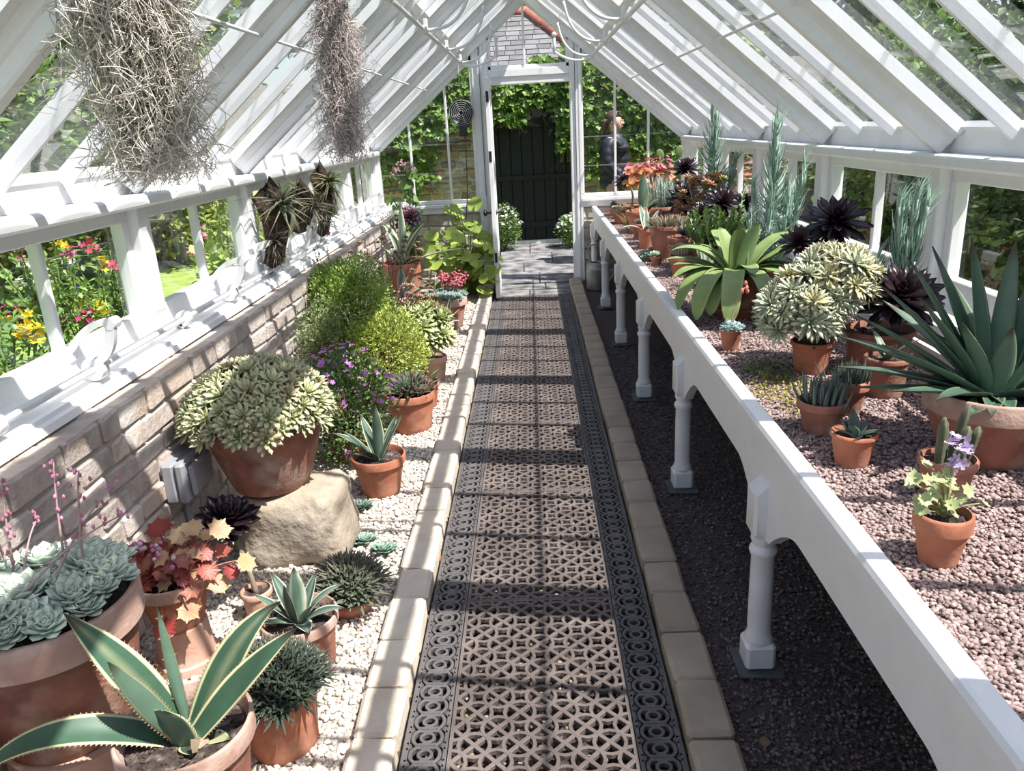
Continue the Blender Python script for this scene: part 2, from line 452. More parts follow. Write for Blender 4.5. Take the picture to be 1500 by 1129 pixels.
for s, side in ((-1, 'left'), (1, 'right')):
    wf = 1.35 if s < 0 else 1.405; b = MB(); b.box(s * (wf + .012), YL0, -.1, s * 1.62, YL1 + .1, .757)
    w = struct(b, 'wall_' + side, MORTAR, 'low brick wall under the %s windows' % side, smooth=False)
    q = MB(); cs = [(z * .0835, z * .0835 + .0835) for z in range(8)] + [(.668, .765)]
    bricks(q, (s * wf, .4 if s < 0 else 6.0, 0), (0, 1, 0), (-s, 0, 0), YL1 - (.4 if s < 0 else 6.0), cs, .235, cols=BC, jit=.0055, ch=.008, gap=.011)
    q.build('brickwork', BRICK, w, False)
    x0, x1 = (-1.5, -.515) if s < 0 else (.495, 1.5)
    b = MB(); b.box(x0, GY + .012, -.1, x1, GY + .2, .742)
    w = struct(b, 'wall_back_' + side, MORTAR, 'pale stone wall under the far gable window, %s of the door' % side, smooth=False)
    q = MB(); cs = [(0, .12), (.12, .21), (.21, .32), (.32, .41), (.41, .53), (.53, .62), (.62, .745)]
    bricks(q, (x0, GY, 0), (1, 0, 0), (0, -1, 0), x1 - x0, cs, .27, cols=SC_, jit=.006, ch=.012, gap=.012)
    # the return of the wall beside the doorway
    q.build('stonework', STONE, w, False)
b = MB(); b.box(-1.6, NY - .2, -.1, 1.6, NY - .02, .76)
struct(b, 'wall_front', MORTAR, 'low wall of the near gable', smooth=False)

# --- floor: path pit, beds, kerbs
b = MB(); b.box(-1.62, YL0, -.3, 1.62, 8.05, -.13)
struct(b, 'floor', EARTH, 'dark earth in the channel below the path grates', smooth=False)
b = MB(); b.box(-1.365, YL0, -.2, -.55, YL1, -.006); struct(b, 'trim_bed_left', GRAVL, 'pale gravel bed left of the path', smooth=False)
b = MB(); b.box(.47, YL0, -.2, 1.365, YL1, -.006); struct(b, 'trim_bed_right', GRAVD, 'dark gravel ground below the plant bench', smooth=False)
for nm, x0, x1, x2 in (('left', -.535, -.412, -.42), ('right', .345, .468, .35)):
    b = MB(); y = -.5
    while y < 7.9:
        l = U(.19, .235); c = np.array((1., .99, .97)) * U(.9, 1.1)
        if nm == 'right': c = c * np.array((.62, .58, .53))  # same stone as the left; the bench's shade is put into the block colour
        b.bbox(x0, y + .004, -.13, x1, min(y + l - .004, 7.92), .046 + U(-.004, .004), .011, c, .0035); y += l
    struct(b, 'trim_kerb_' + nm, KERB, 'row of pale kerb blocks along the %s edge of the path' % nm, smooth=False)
    b = MB(); b.box(min(x0, x1) + .01, -.6, -.15, max(x0, x1) - .012, 7.9, .012); struct(b, 'trim_kerb_bedding_' + nm, MORTAR, 'mortar bed under the %s kerb' % nm, smooth=False)
b = MB()
for x0, x1, y0, y1 in ((-.41, -.06, 7.37, 7.60), (-.052, .345, 7.37, 7.58), (-.41, .10, 7.61, 7.9), (.108, .345, 7.59, 7.9)):
    b.bbox(x0, y0, -.1, x1, y1, .004, .006, np.array((1, 1, .98)) * U(.9, 1.1), .003)
struct(b, 'floor_threshold', FLAG, 'pale stone slabs at the doorway threshold', smooth=False)

# --- cast-iron floor grates
def annulus(mb, cx, cy, r0, r1, a0=0, a1=2 * pi, k=16, sx=1., z0=-.014, z1=0., clip=None):
    a = np.linspace(a0, a1, k + 1)
    def ringp(r, z):
        p = np.stack([cx + r * np.cos(a) * sx, cy + r * np.sin(a), np.full(k + 1, z)], 1)
        if clip is not None:
            p[:, 0] = np.clip(p[:, 0], clip[0], clip[1]); p[:, 1] = np.clip(p[:, 1], clip[2], clip[3])
        return p
    b = .0012
    V = np.concatenate([ringp(r0, z0), ringp(r0, z1 - b), ringp(r0 + b, z1), ringp(r1 - b, z1), ringp(r1, z1 - b), ringp(r1, z0)])
    n = k + 1
    mb.add(V, [(j * n + i, j * n + i + 1, (j + 1) * n + i + 1, (j + 1) * n + i) for j in range(5) for i in range(k)])
def gbar(mb, x0, y0, x1, y1, w, z0=-.014, z1=-.0006):
    d = np.array([x1 - x0, y1 - y0]); L = np.linalg.norm(d); d /= L; n = np.array([-d[1], d[0]]) * w / 2; e = n * .8
    P = [np.array([x0, y0]), np.array([x1, y1])]
    V = [(*(P[i] + sg * q), z) for i in (0, 1) for q, z, sg in ((n, z0, -1), (n, z1 - .0012, -1), (e, z1, -1), (e, z1, 1), (n, z1 - .0012, 1), (n, z0, 1))]
    mb.add(V, [(j, j + 1, j + 7, j + 6) for j in range(5)] + [tuple(range(6)), tuple(range(6, 12))[::-1]])
GP, GN = .12, 14
def grate():
    t = thing('floor_grate', 'pierced cast-iron floor grate laid in line along the middle of the path', 'floor grate', (0, 0, 0), 'cast-iron grates of the path')
    m = MB(); Lg = GP / 2 * GN
    x0, x1 = -.275, .213
    cl = (x0 + .002, x1 - .002, .002, Lg - .002)
    for i in range(-1, 10):
        for j in range(0, GN + 1):
            if (i + j) % 2: continue
            cx, cy = x0 + .004 + i * GP / 2, j * GP / 2
            if cx < x0 - .05 or cx > x1 + .05: continue
            annulus(m, cx, cy, .0370, .0475, clip=cl, z1=-.0009 * (i % 2))
            for sx in (-1, 1):
                a = [cx - .032, cy - sx * .032, cx + .032, cy + sx * .032]
                if a[0] < x0 or a[2] > x1 or min(a[1], a[3]) < 0 or max(a[1], a[3]) > Lg:
                    # clip the diagonal
                    p, q = np.array(a[:2]), np.array(a[2:]); tt = [0., 1.]; dd = q - p
                    for k, lo, hi in ((0, x0, x1), (1, 0, Lg)):
                        t0, t1 = sorted(((lo - p[k]) / dd[k], (hi - p[k]) / dd[k])); tt = [max(tt[0], t0), min(tt[1], t1)]
                    if tt[1] - tt[0] < .05: continue
                    a = list(p + dd * tt[0]) + list(p + dd * tt[1])
                gbar(m, *a, .0125, z1=-.0005 - .0008 * (sx > 0) - .0002 * (i % 2))
    for x in (x0, x1): gbar(m, x, 0, x, Lg, .013)
    for y in (.004, Lg - .004): gbar(m, x0, y, x1, y, .009)
    m.build('lattice', IRON, t, False)
    for xc in (-.338, .276):
        q = MB(); hw = .060
        for j in range(GN):
            cy = (j + .5) * GP / 2
            annulus(q, xc, cy, .0115, .0195, sx=1.15)
            for k in (0, pi): annulus(q, xc, cy, .030, .0385, k - 1.0, k + 1.0, 10, 1.15)
            for sg in (-1, 1):
                gbar(q, xc - .030, cy + sg * .0245, xc + .030, cy + sg * .0245, .0095)
                gbar(q, xc, cy + sg * .015, xc, cy + sg * .021, .05) if False else None
                gbar(q, xc - .012, cy + sg * .0175, xc + .012, cy + sg * .0175, .008)
                for e in (-1, 1): gbar(q, xc + e * .040, cy + sg * .03, xc + e * .052, cy + sg * .018, .007)
        for e in (-1, 1): gbar(q, xc + e * .054, 0, xc + e * .054, Lg, .016); gbar(q, xc + e * .043, 0.0, xc + e * .043, Lg, .004) if False else None
        q.build('border_strip', IRON2, t, False)
    return t
g0 = grate()
for k in range(8):
    t = g0 if k == 0 else copy_tree(g0)
    t.location = (U(-.002, .002), 2.32 - .84 * 2 + .842 * k, 0.0)
    t.rotation_euler = (0, 0, U(-.002, .002))
for k, (x0, x1) in enumerate(((-.42, -.40), (.336, .352))):
    b = MB(); b.box(x0, -.4, -.15, x1, 7.36, -.022); struct(b, 'trim_channel_' + ('left', 'right')[k], EARTH, 'earthy gap beside the %s kerb' % ('left', 'right')[k], smooth=False)

# --- plant bench
bench = thing('plant_bench', 'long white timber plant bench on turned legs right of the path', 'bench', (.6, 4.3, 0))
def rel(mb):  # world coordinates to the bench's own
    for i in range(len(mb.v)): mb.v[i] = mb.v[i] - np.array([.6, 4.3, 0])
    return mb
LEGY = [-.44, .75, 1.945, 3.135, 4.325, 5.51, 6.695, 7.85]
r = MB(); yy = [-1.2]
prof = []
y = -1.2
while y < 7.9:
    prof.append(y); y += .02
prof += [7.9]
def arch(y):
    d = min(abs(y - l) for l in LEGY) - .0
    if d < .045: return .44
    return .565 - .165 * max(0, 1 - (d - .02) / .26) ** 1.6
V = []
for y in prof:
    z = arch(y); V += [(.600, y, z), (.600, y, .702), (.634, y, .702), (.634, y, z)]
r.add(V, grid_faces(len(prof), 4)); n = len(prof) * 4
r.add(V[:4] + V[-4:], [(0, 1, 2, 3), (7, 6, 5, 4)])
r.prism([(.600, .698), (.588, .706), (.588, .740), (.594, .750), (.602, .752), (.632, .752), (.637, .748), (.637, .704)], lambda p, q, t: (p, t, q), -1.2, 7.9)
rel(r).build('front_rail', WHITE, bench, False)
r = MB(); r.box(.634, -1.2, .57, 1.398, 7.9, .60); r.box(1.38, -1.2, .60, 1.398, 7.9, .73)
rel(r).build('bench_tray', WHITE, bench, False)
for ly in LEGY:
    l = MB(); x = .607; w, c = .042, .009
    oc = [(-w, -w + c), (-w + c, -w), (w - c, -w), (w, -w + c), (w, w - c), (w - c, w), (-w + c, w), (-w, w - c)]
    V = []
    for z, k in ((.437, .72), (.455, 1), (.575, 1)): V += [(x + p * k, ly + q * k, z) for p, q in oc]
    V += [(x + max(p, -.006), ly + q, .605 if p < 0 else .605) for p, q in oc]
    l.add(V, grid_faces(4, 8)); l.add(V[:8], [tuple(range(8))[::-1]]); l.add(V[-8:], [tuple(range(8))])
    l.lathe([(.034, .44), (.036, .425), (.031, .415), (.029, .408), (.037, .398), (.039, .39), (.036, .38), (.0315, .372), (.0325, .30), (.033, .16), (.0325, .125), (.036, .115), (.041, .104), (.041, .098), (.038, .094)], 24, (x, ly, 0))
    l.bbox(x - .043, ly - .043, .012, x + .043, ly + .043, .096, .010)
    lo = rel(l).build('leg', WHITE, bench, True, auto=35)
    p = MB(); p.bbox(x - .062, ly - .062, -.004, x + .066, ly + .066, .012, .004, jit=.004); rel(p).build('foot_slab', SLATE, lo, False)

# --- gravel
ICO_V = None
def ico():
    t = (1 + sqrt(5)) / 2
    v = np.array([(-1, t, 0), (1, t, 0), (-1, -t, 0), (1, -t, 0), (0, -1, t), (0, 1, t), (0, -1, -t), (0, 1, -t), (t, 0, -1), (t, 0, 1), (-t, 0, -1), (-t, 0, 1)], float)
    f = np.array([(0, 11, 5), (0, 5, 1), (0, 1, 7), (0, 7, 10), (0, 10, 11), (1, 5, 9), (5, 11, 4), (11, 10, 2), (10, 7, 6), (7, 1, 8), (3, 9, 4), (3, 4, 2), (3, 2, 6), (3, 6, 8), (3, 8, 9), (4, 9, 5), (2, 4, 11), (6, 2, 10), (8, 6, 7), (9, 8, 1)])
    return v / np.linalg.norm(v[0]), f
IV, IF = ico()
def rotz(a):
    c, s = np.cos(a), np.sin(a); z = np.zeros_like(a); o = np.ones_like(a)
    return np.stack([np.stack([c, -s, z], -1), np.stack([s, c, z], -1), np.stack([z, z, o], -1)], -2)
def pebbles(mb, P, size, cols):
    K = len(P)
    S = size[:, None] * np.stack([rng.uniform(.8, 1.35, K), rng.uniform(.7, 1.0, K), rng.uniform(.5, .8, K)], 1)
    tilt = rng.uniform(-.5, .5, K); cx, sx = np.cos(tilt), np.sin(tilt); z = np.zeros(K); o = np.ones(K)
    Rx = np.stack([np.stack([o, z, z], -1), np.stack([z, cx, -sx], -1), np.stack([z, sx, cx], -1)], -2)
    R = rotz(rng.uniform(0, 2 * pi, K)) @ Rx
    v = IV[None] * S[:, None, :] * rng.uniform(.85, 1.15, (K, 12, 1))
    v = np.einsum('kij,knj->kni', R, v) + P[:, None, :]
    f = (IF[None] + (np.arange(K) * 12)[:, None, None]).reshape(-1, 3)
    c = np.repeat(np.asarray(cols, float)[rng.integers(len(cols), size=K)] * rng.uniform(.8, 1.15, (K, 1)), 12, 0)
    mb.add(v.reshape(-1, 3), f, c)
def scatter(x0, x1, y0, y1, n, z, pw=2.0):
    y = y0 + (y1 - y0) * rng.random(n) ** pw
    return np.stack([rng.uniform(x0, x1, n), y, np.full(n, z) + rng.uniform(-.004, .004, n)], 1)
g = MB(); pebbles(g, scatter(-1.33, -.542, 1.1, 7.3, 30000, -.002, 1.7), rng.uniform(.006, .0125, 30000), [(.66, .61, .54), (.72, .68, .62), (.58, .52, .46), (.64, .60, .56), (.50, .43, .37), (.70, .63, .55)])
g.build('gravel_pale', PEB, label='pale cream gravel covering the bed left of the path', kind='stuff', cat='gravel')
g = MB(); pebbles(g, scatter(.64, 1.375, .7, 7.85, 80000, .684, 2.0), rng.uniform(.0036, .0070, 80000), [(.38, .27, .255), (.44, .33, .31), (.32, .225, .215), (.37, .285, .27), (.50, .39, .36), (.27, .19, .185)])
g.build('gravel_pink', PEB, label='pinkish brown gravel filling the white plant bench', kind='stuff', cat='gravel')
b = MB(); b.box(.634, -1.2, .60, 1.38, 7.9, .679); rel(b).build('gravel_bed', GRAVB, bench, False)
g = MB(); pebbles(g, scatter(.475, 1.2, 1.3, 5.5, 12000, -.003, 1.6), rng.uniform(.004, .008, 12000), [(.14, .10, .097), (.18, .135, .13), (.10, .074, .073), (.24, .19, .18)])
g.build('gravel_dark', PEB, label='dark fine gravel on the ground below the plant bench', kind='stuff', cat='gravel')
g = MB(); pebbles(g, scatter(-.39, .34, 1.3, 5.0, 2500, -.125, 1.6), rng.uniform(.006, .014, 2500), [(.30, .25, .2), (.4, .36, .32), (.2, .15, .12), (.25, .22, .12)])
g.build('channel_debris', PEB, label='stones and litter lying in the channel below the path grates', kind='stuff', cat='debris')
# ------------------------------------------------------------------ plant kit
def prof(t, tm=.4, base=.6, p=.8):
    t = np.asarray(t, float)
    return np.where(t < tm, base + (1 - base) * np.sin(pi / 2 * np.clip(t / tm, 0, 1)), np.cos(pi / 2 * np.clip((t - tm) / (1 - tm), 0, 1)) ** p)

def arc_line(base, az, el, L, droop, n=14, pw=1.5, bend=0):
    t = np.linspace(0, 1, n); e = rad(el) - rad(droop) * t ** pw; a = rad(az) + rad(bend) * t
    d = np.stack([np.cos(e) * np.cos(a), np.cos(e) * np.sin(a), np.sin(e)], 1) * L / (n - 1)
    P = np.asarray(base, float) + np.concatenate([np.zeros((1, 3)), np.cumsum(d[:-1], 0)])
    side = np.stack([-np.sin(a), np.cos(a), 0 * a], 1)
    return P, side, t

RING_AG = np.array([(-1, .0), (-.84, -.02), (-.76, -.04), (-.4, -.16), (0, -.22), (.4, -.16), (.76, -.04), (.84, -.02), (1, .0), (.8, -.35), (.35, -.85), (-.35, -.85), (-.8, -.35)])
def sweep(m, P, side, w, h, ring, col, fold=None):
    T = np.gradient(P, axis=0); T /= np.linalg.norm(T, axis=1)[:, None] + 1e-12
    N = np.cross(T, side) * -1; N /= np.linalg.norm(N, axis=1)[:, None] + 1e-12
    flip = np.where(N[:, 2].mean() < -.2, -1, 1); N = N * flip
    w = np.asarray(w)[:, None, None]; h = np.asarray(h)[:, None, None]
    a = ring[:, 0][None, :, None]; b = ring[:, 1][None, :, None]
    V = P[:, None, :] + side[:, None, :] * w * a + N[:, None, :] * h * b
    if fold is not None: V = V + N[:, None, :] * w * np.abs(a) * np.asarray(fold).reshape(-1, 1, 1)
    n, k = V.shape[:2]
    c = np.broadcast_to(np.asarray(col, float), (n, k, 3)).reshape(-1, 3)
    m.add(V.reshape(-1, 3), grid_faces(n, k), c)
    o = m.n - n * k
    m.f.append(np.array([list(range(o, o + k))])); m.f.append(np.array([list(range(o + (n - 1) * k, o + n * k))[::-1]]))
    return V

G_AG, CREAM, TIP = (.075, .16, .09), (.78, .74, .45), (.05, .025, .015)
def agave_leaf(m, base, az, el, L, W, droop=20, g=G_AG, margin=CREAM, th=.10, n=14, pw=1.6, tm=.42, bw=.62, teeth=0, fold=.25, bend=0, stripe=False, mw=.8, blunt=0, face=None):
    P, side, t = arc_line(base, az, el, L, droop, n, pw, bend)
    if face is not None:
        T_ = np.gradient(P, axis=0); q_ = np.cross(np.asarray(face, float), T_); q_ /= np.linalg.norm(q_, axis=1)[:, None]
        q_ *= np.sign((q_ * side).sum(1).mean() or 1); side = side * .25 + q_ * .75; side /= np.linalg.norm(side, axis=1)[:, None]
    w = W / 2 * np.maximum(prof(t, tm, bw, .85), .02)
    if blunt: w = W / 2 * np.maximum(np.sqrt(np.clip(1 - np.clip((t - .5) / .5, 0, 1) ** 3, 0, 1)), .1) * (.75 + .25 * np.minimum(1, t * 3))
    h = W * th * (1.0 - .75 * t) * 2
    k = len(RING_AG); g = np.asarray(g); mg = np.asarray(margin)
    c = np.tile(g, (n, k, 1)).astype(float)
    edge = np.abs(RING_AG[:, 0]) > mw
    c[:, edge] = mg
    c[:, 9:] = c[:, 9:] * .5 + np.array((.16, .24, .18)) * .5
    if stripe: c[:, 4] = mg * .22 + g * .78
    c *= rng.uniform(.92, 1.08)
    if not blunt: c[-2:] = c[-2:] * .3 + np.array(TIP) * .7
    V = sweep(m, P, side, w, h, RING_AG, c, fold * (1 - .4 * t))
    if teeth:
        for e, sg in ((0, -1), (8, 1)):
            for q in np.linspace(.12, .9, int(teeth)):
                i = q * (n - 1); i0 = int(i); f = i - i0
                p = V[i0, e] * (1 - f) + V[min(i0 + 1, n - 1), e] * f; d = side[i0] * sg * .0042
                tt = (P[min(i0 + 1, n - 1)] - P[i0]); tt = tt / np.linalg.norm(tt) * .0022
                up = np.array([0, 0, .0012])
                m.add([p - tt, p + tt, p + d + tt, p + up], [(0, 1, 2), (0, 3, 2), (1, 2, 3)], (.35, .22, .1))

def pot(t, rt, rb, h, m=T_NEW, rim=.2, depth=.03, k=44, lip=None, name='pot', rimmat=None, tilt=None, round_=0, soil=True, part='soil'):
    """flower pot standing on z=0 of t; returns the soil height"""
    lip = rt * .085 if lip is None else lip
    th = max(.006, rt * .075); zr = h * (1 - rim); rr = rt - lip
    body = [(rb * .97, 0), (rb, .004)]
    for q in np.linspace(.15, 1, 6):
        body.append((rb + (rr - .001 - rb) * (q if not round_ else q + round_ * sin(pi * q)), .004 + (zr - .004) * q))
    rimp = [(rt - .003, zr + .001), (rt, zr + .004), (rt, h - .005), (rt - .003, h - .001), (rt - .006, h), (rt - th + .002, h - .001), (rt - th, h - .005)]
    inner = [(rr - th, zr - .005), (rr - th * 1.1, max(h - depth - .03, h * .3))]
    b = MB()
    if rimmat is None:
        b.lathe(body + rimp + inner, k); o = b.build(name, m, t, True, auto=40)
    else:
        b.lathe(body + rimp[:1] + [(rr - th, zr + .001)], k); o = b.build(name, m, t, True, auto=40)
        r = MB(); r.lathe([(rr - .004, zr)] + rimp + inner, k); r.build('rim', rimmat, o, True, auto=40)
    if soil:
        s = MB(); R = rr - th * .95; nr = 7
        V = [(0, 0, h - depth + .004)]; f = []
        for i in range(1, nr + 1):
            for j in range(24):
                a = j * pi / 12; q = R * i / nr
                V.append((q * cos(a), q * sin(a), h - depth + U(-.004, .004) * (i < nr)))
        f += [(0, 1 + j, 1 + (j + 1) % 24) for j in range(24)]
        for i in range(nr - 1):
            for j in range(24):
                a = 1 + i * 24; f.append((a + j, a + 24 + j, a + 24 + (j + 1) % 24, a + (j + 1) % 24))
        K = int(min(260, 9000 * R * R)); a = rng.uniform(0, 2 * pi, K); q = R * .97 * np.sqrt(rng.random(K))
        s.add(V, f); pebbles(s, np.stack([q * np.cos(a), q * np.sin(a), np.full(K, h - depth + .002)], 1), rng.uniform(.002, .005, K) * (1 if R > .06 else .6), [(.10, .075, .06), (.06, .045, .04), (.3, .25, .2), (.16, .12, .09)])
        s.build(part, SOIL, t)
    return h - depth

# ---- instanced leaves
def dirframe(D, roll=None):
    D = D / (np.linalg.norm(D, axis=1)[:, None] + 1e-12)
    up = np.tile(np.array([0, 0, 1.]), (len(D), 1)); up[np.abs(D[:, 2]) > .97] = (1, 0, 0)
    X = np.cross(D, up); X /= np.linalg.norm(X, axis=1)[:, None] + 1e-12
    Z = np.cross(X, D)
    if roll is not None:
        c, s = np.cos(roll)[:, None], np.sin(roll)[:, None]; X, Z = c * X + s * Z, c * Z - s * X
    return np.stack([X, D, Z], -1)       # columns
def inst(m, T, R, S, P, col, tip=None, tp=2.0):
    tv, tf, tt = T; K = len(P)
    S = np.asarray(S, float)
    if S.ndim == 1: S = S[:, None] * np.ones(3)
    v = np.einsum('kij,knj->kni', R, tv[None] * S[:, None, :]) + np.asarray(P)[:, None, :]
    n = len(tv)
    c = np.broadcast_to(np.asarray(col, float), (K, 3))[:, None, :] * np.ones((1, n, 1))
    if tip is not None:
        w = (np.clip(tt, 0, 1) ** tp)[None, :, None]
        c = c * (1 - w) + np.broadcast_to(np.asarray(tip, float), (K, 3))[:, None, :] * w
    off = (np.arange(K) * n)[:, None, None]
    for ln in set(len(q) for q in tf):
        f = np.array([q for q in tf if len(q) == ln], int)
        m.f.append((f[None] + off + m.n).reshape(-1, ln))
    m.v.append(v.reshape(-1, 3)); m.c.append(c.reshape(-1, 3)); m.n += K * n

def tm_spoon(w=.3, th=.10, n=5, cup=.10, tm=.6, base=.35, p=.5, recurve=0):
    t = np.linspace(0, 1, n); ww = w * np.maximum(prof(t, tm, base, p), .06)
    ring = np.array([(-1, .35), (0, -.1), (1, .35), (.55, -1), (-.55, -1)])
    V = []; tt = []
    z = cup * t ** 2 - recurve * t ** 3
    hh = th * (1 - .6 * t)
    for i in range(n):
        for a, b in ring: V.append((a * ww[i], t[i], z[i] + b * hh[i])); tt.append(t[i])
    f = [tuple(q) for q in grid_faces(n, 5)] + [(4, 3, 2, 1, 0), tuple(range(5 * n - 5, 5 * n))]
    return np.array(V), f, np.array(tt)
def tm_needle(w=.04, n=4, curve=.15, k=3, p=1):
    t = np.linspace(0, 1, n); V = []; tt = []
    for i in range(n):
        ww = w * max((1 - t[i] ** p) if p > 1 else (1 - t[i]), .05) * (1 if i else .8)
        for j in range(k):
            a = j * 2 * pi / k + pi / 2
            V.append((ww * cos(a), t[i], ww * .7 * sin(a) + curve * t[i] ** 2)); tt.append(t[i])
    f = [tuple(q) for q in grid_faces(n, k)]
    return np.array(V), f, np.array(tt)
def tm_leaf(w=.32, fold=.08, droop=.08):
    V = np.array([(0, 0, 0), (w, .4, fold), (0, .45, 0), (-w, .4, fold), (w * .6, .75, fold * .6 - droop * .5), (-w * .6, .75, fold * .6 - droop * .5), (0, 1, -droop)])
    return V, [(0, 1, 2), (0, 2, 3), (1, 4, 6, 2), (2, 6, 5, 3)], V[:, 1]
def tm_outline(pts, cup=.1, petiole=(0, 0)):
    pts = np.asarray(pts, float); c = np.array([[petiole[0], petiole[1], 0]])
    mid = np.concatenate([pts * .55, np.zeros((len(pts), 1))], 1); out = np.concatenate([pts, np.zeros((len(pts), 1))], 1)
    r = np.linalg.norm(pts, axis=1)
    mid[:, 2] = cup * .35 * r; out[:, 2] = cup * r + .035 * np.sin(np.arange(len(pts)) * 2.1)
    V = np.concatenate([c, mid, out]); n = len(pts)
    f = [(0, 1 + i, 1 + (i + 1) % n) for i in range(n)] + [(1 + i, 1 + n + i, 1 + n + (i + 1) % n, 1 + (i + 1) % n) for i in range(n)]
    return V, f, np.concatenate([[0], np.full(n, .5), np.ones(n)])
def lobed(nl=5, deep=.42, sub=True, spread=300):
    pts = []
    for i in range(nl):
        a0 = 90 + spread * (i / (nl - 1) - .5) if nl > 1 else 90
        step = spread / (nl - 1); R = 1 - .28 * abs(i - (nl - 1) / 2) / ((nl - 1) / 2)
        seq = [(-.5, 1 - deep), (-.26, .80), (-.2, .74), (0, 1.0), (.2, .74), (.26, .80)] if sub else [(-.5, 1 - deep), (-.2, .86), (0, 1.0), (.2, .86)]
        for da, q in seq: pts.append((R * q * cos(rad(a0 + da * step)), R * q * sin(rad(a0 + da * step)) + .0))
    pts.append(((1 - deep) * .7 * cos(rad(90 + spread * .5 + step * .45)), (1 - deep) * .7 * sin(rad(90 + spread * .5 + step * .45))))
    return np.array(pts)[::-1]
def scallop(nl=9, deep=.1, notch=True):
    a = np.linspace(-pi / 2 + .25, 1.5 * pi - .25, nl * 3); r = 1 - deep * np.abs(np.sin(np.linspace(0, nl * pi, nl * 3)) < .35)
    pts = np.stack([r * np.cos(a), r * np.sin(a)], 1)
    if notch: pts = np.concatenate([pts, [[0, -.1]]])
    return pts
T_SPOON, T_AEO, T_NARROW = tm_spoon(.30, .10), tm_spoon(.22, .05, 5, .12, .7, .3, .45), tm_spoon(.085, .05, 5, .18, .4, .6, .9)
T_STRAPS = tm_spoon(.16, .03, 5, .05, .7, .45, .5)
T_NEEDLE, T_SLIM = tm_needle(.035, 4, .18), tm_needle(.045, 6, .5)
T_BLK = tm_spoon(.155, .05, 5, .1, .74, .3, .38)
T_AIR = tm_needle(.042, 7, -.45)
T_LEAF, T_LEAFW = tm_leaf(), tm_leaf(.42, .05, .1)
T_MAPLE = tm_outline(lobed(7, .30), .14); T_ROUND = tm_outline(scallop(9, .07), .16); T_IVY = tm_outline(lobed(5, .38, False), .1)
T_FRILL = tm_outline(lobed(7, .35), .25)
def _ptl(n=5, r=1.0):
    p = []
    for i in range(n):
        a = i * 2 * pi / n
        for da, q in ((-.5, .45), (-.22, .95), (.22, .95)): p.append((r * q * cos(a + da * 2 * pi / n), r * q * sin(a + da * 2 * pi / n)))
    return tm_outline(np.array(p), .25)
T_FLOWER = _ptl()

def axis_frame(axis):
    a = np.asarray(axis, float); a = a / np.linalg.norm(a)
    x = np.cross(a, [0, 1, 0]) if abs(a[1]) < .9 else np.cross(a, [1, 0, 0]); x /= np.linalg.norm(x)
    return np.stack([x, np.cross(a, x), a], 1)
def rosette(m, pos, axis, R, n, cin, cout, T=T_SPOON, e0=80, e1=12, tip=None, lmin=.4, z0=.22, spin=None, jit=.06, tp=2):
    i = np.arange(n); f = (i + .5) / n; az = i * 2.39996 + (U(0, 6) if spin is None else spin)
    el = np.radians(e0 + (e1 - e0) * f ** .8) + rng.normal(0, .05, n)
    D = np.stack([np.cos(el) * np.cos(az), np.cos(el) * np.sin(az), np.sin(el)], 1)
    B = np.stack([np.cos(az) * f * R * .12, np.sin(az) * f * R * .12, (1 - f) * R * z0 * .4], 1)
    A = axis_frame(axis)
    Rm = np.einsum('ij,kjl->kil', A, dirframe(D))
    S = R * (lmin + (1 - lmin) * np.minimum(1, f * 1.5)) * rng.uniform(.92, 1.06, n)
    c = np.asarray(cin)[None] * (1 - f[:, None]) + np.asarray(cout)[None] * f[:, None]
    c = c * rng.uniform(1 - jit * 2, 1 + jit * 2, (n, 1))
    inst(m, T, Rm, S, np.asarray(pos) + B @ A.T, c, None if tip is None else np.asarray(tip), tp)

def each(t, name, m, T, R, S, P, col, tip=None, n=100, label=None):
    """the first n as parts of their own, any others as one part"""
    S = np.broadcast_to(np.asarray(S, float), (len(P),)); col = np.broadcast_to(np.asarray(col, float), (len(P), 3))
    for i in range(min(n, len(P))):
        b = MB(); inst(b, T, R[i:i + 1], S[i:i + 1], np.zeros((1, 3)), col[i:i + 1], tip); b.build(name, m, t, label=label).location = tuple(P[i])
    if len(P) > n:
        b = MB(); inst(b, T, R[n:], S[n:], P[n:], col[n:], tip); b.build(name + 's', m, t, kind='stuff', label=label)

def rand_dirs(n, up=0., lo=-.3):
    d = rng.normal(size=(n, 3)); d[:, 2] = np.abs(d[:, 2]) * (1 - 0) + lo * 0
    d /= np.linalg.norm(d, axis=1)[:, None]; d[:, 2] += up
    return d / np.linalg.norm(d, axis=1)[:, None]
def bush(m, c, r, n, size, cols, T=T_LEAF, shell=.45, up=.35, half=False, jit=.5, droop=0):
    d = rng.normal(size=(n, 3))
    if half: d[:, 2] = np.abs(d[:, 2])
    d /= np.linalg.norm(d, axis=1)[:, None]
    lump = 1 + .13 * np.sin(d[:, 0] * 5 + c[0] * 9) * np.cos(d[:, 1] * 6 + c[1] * 7) + .1 * np.sin(d[:, 2] * 7 + d[:, 0] * 4)
    q = (shell + (1 - shell) * rng.random(n) ** .6) * lump
    P = np.asarray(c) + d * q[:, None] * np.asarray(r)
    D = d + rng.normal(0, jit, (n, 3)); D[:, 2] += up - droop
    cc = np.asarray(cols, float)[rng.integers(len(cols), size=n)] * rng.uniform(.75, 1.2, (n, 1))
    inst(m, T, dirframe(D, rng.uniform(-.7, .7, n)), size * rng.uniform(.7, 1.25, n), P, cc)
    return P
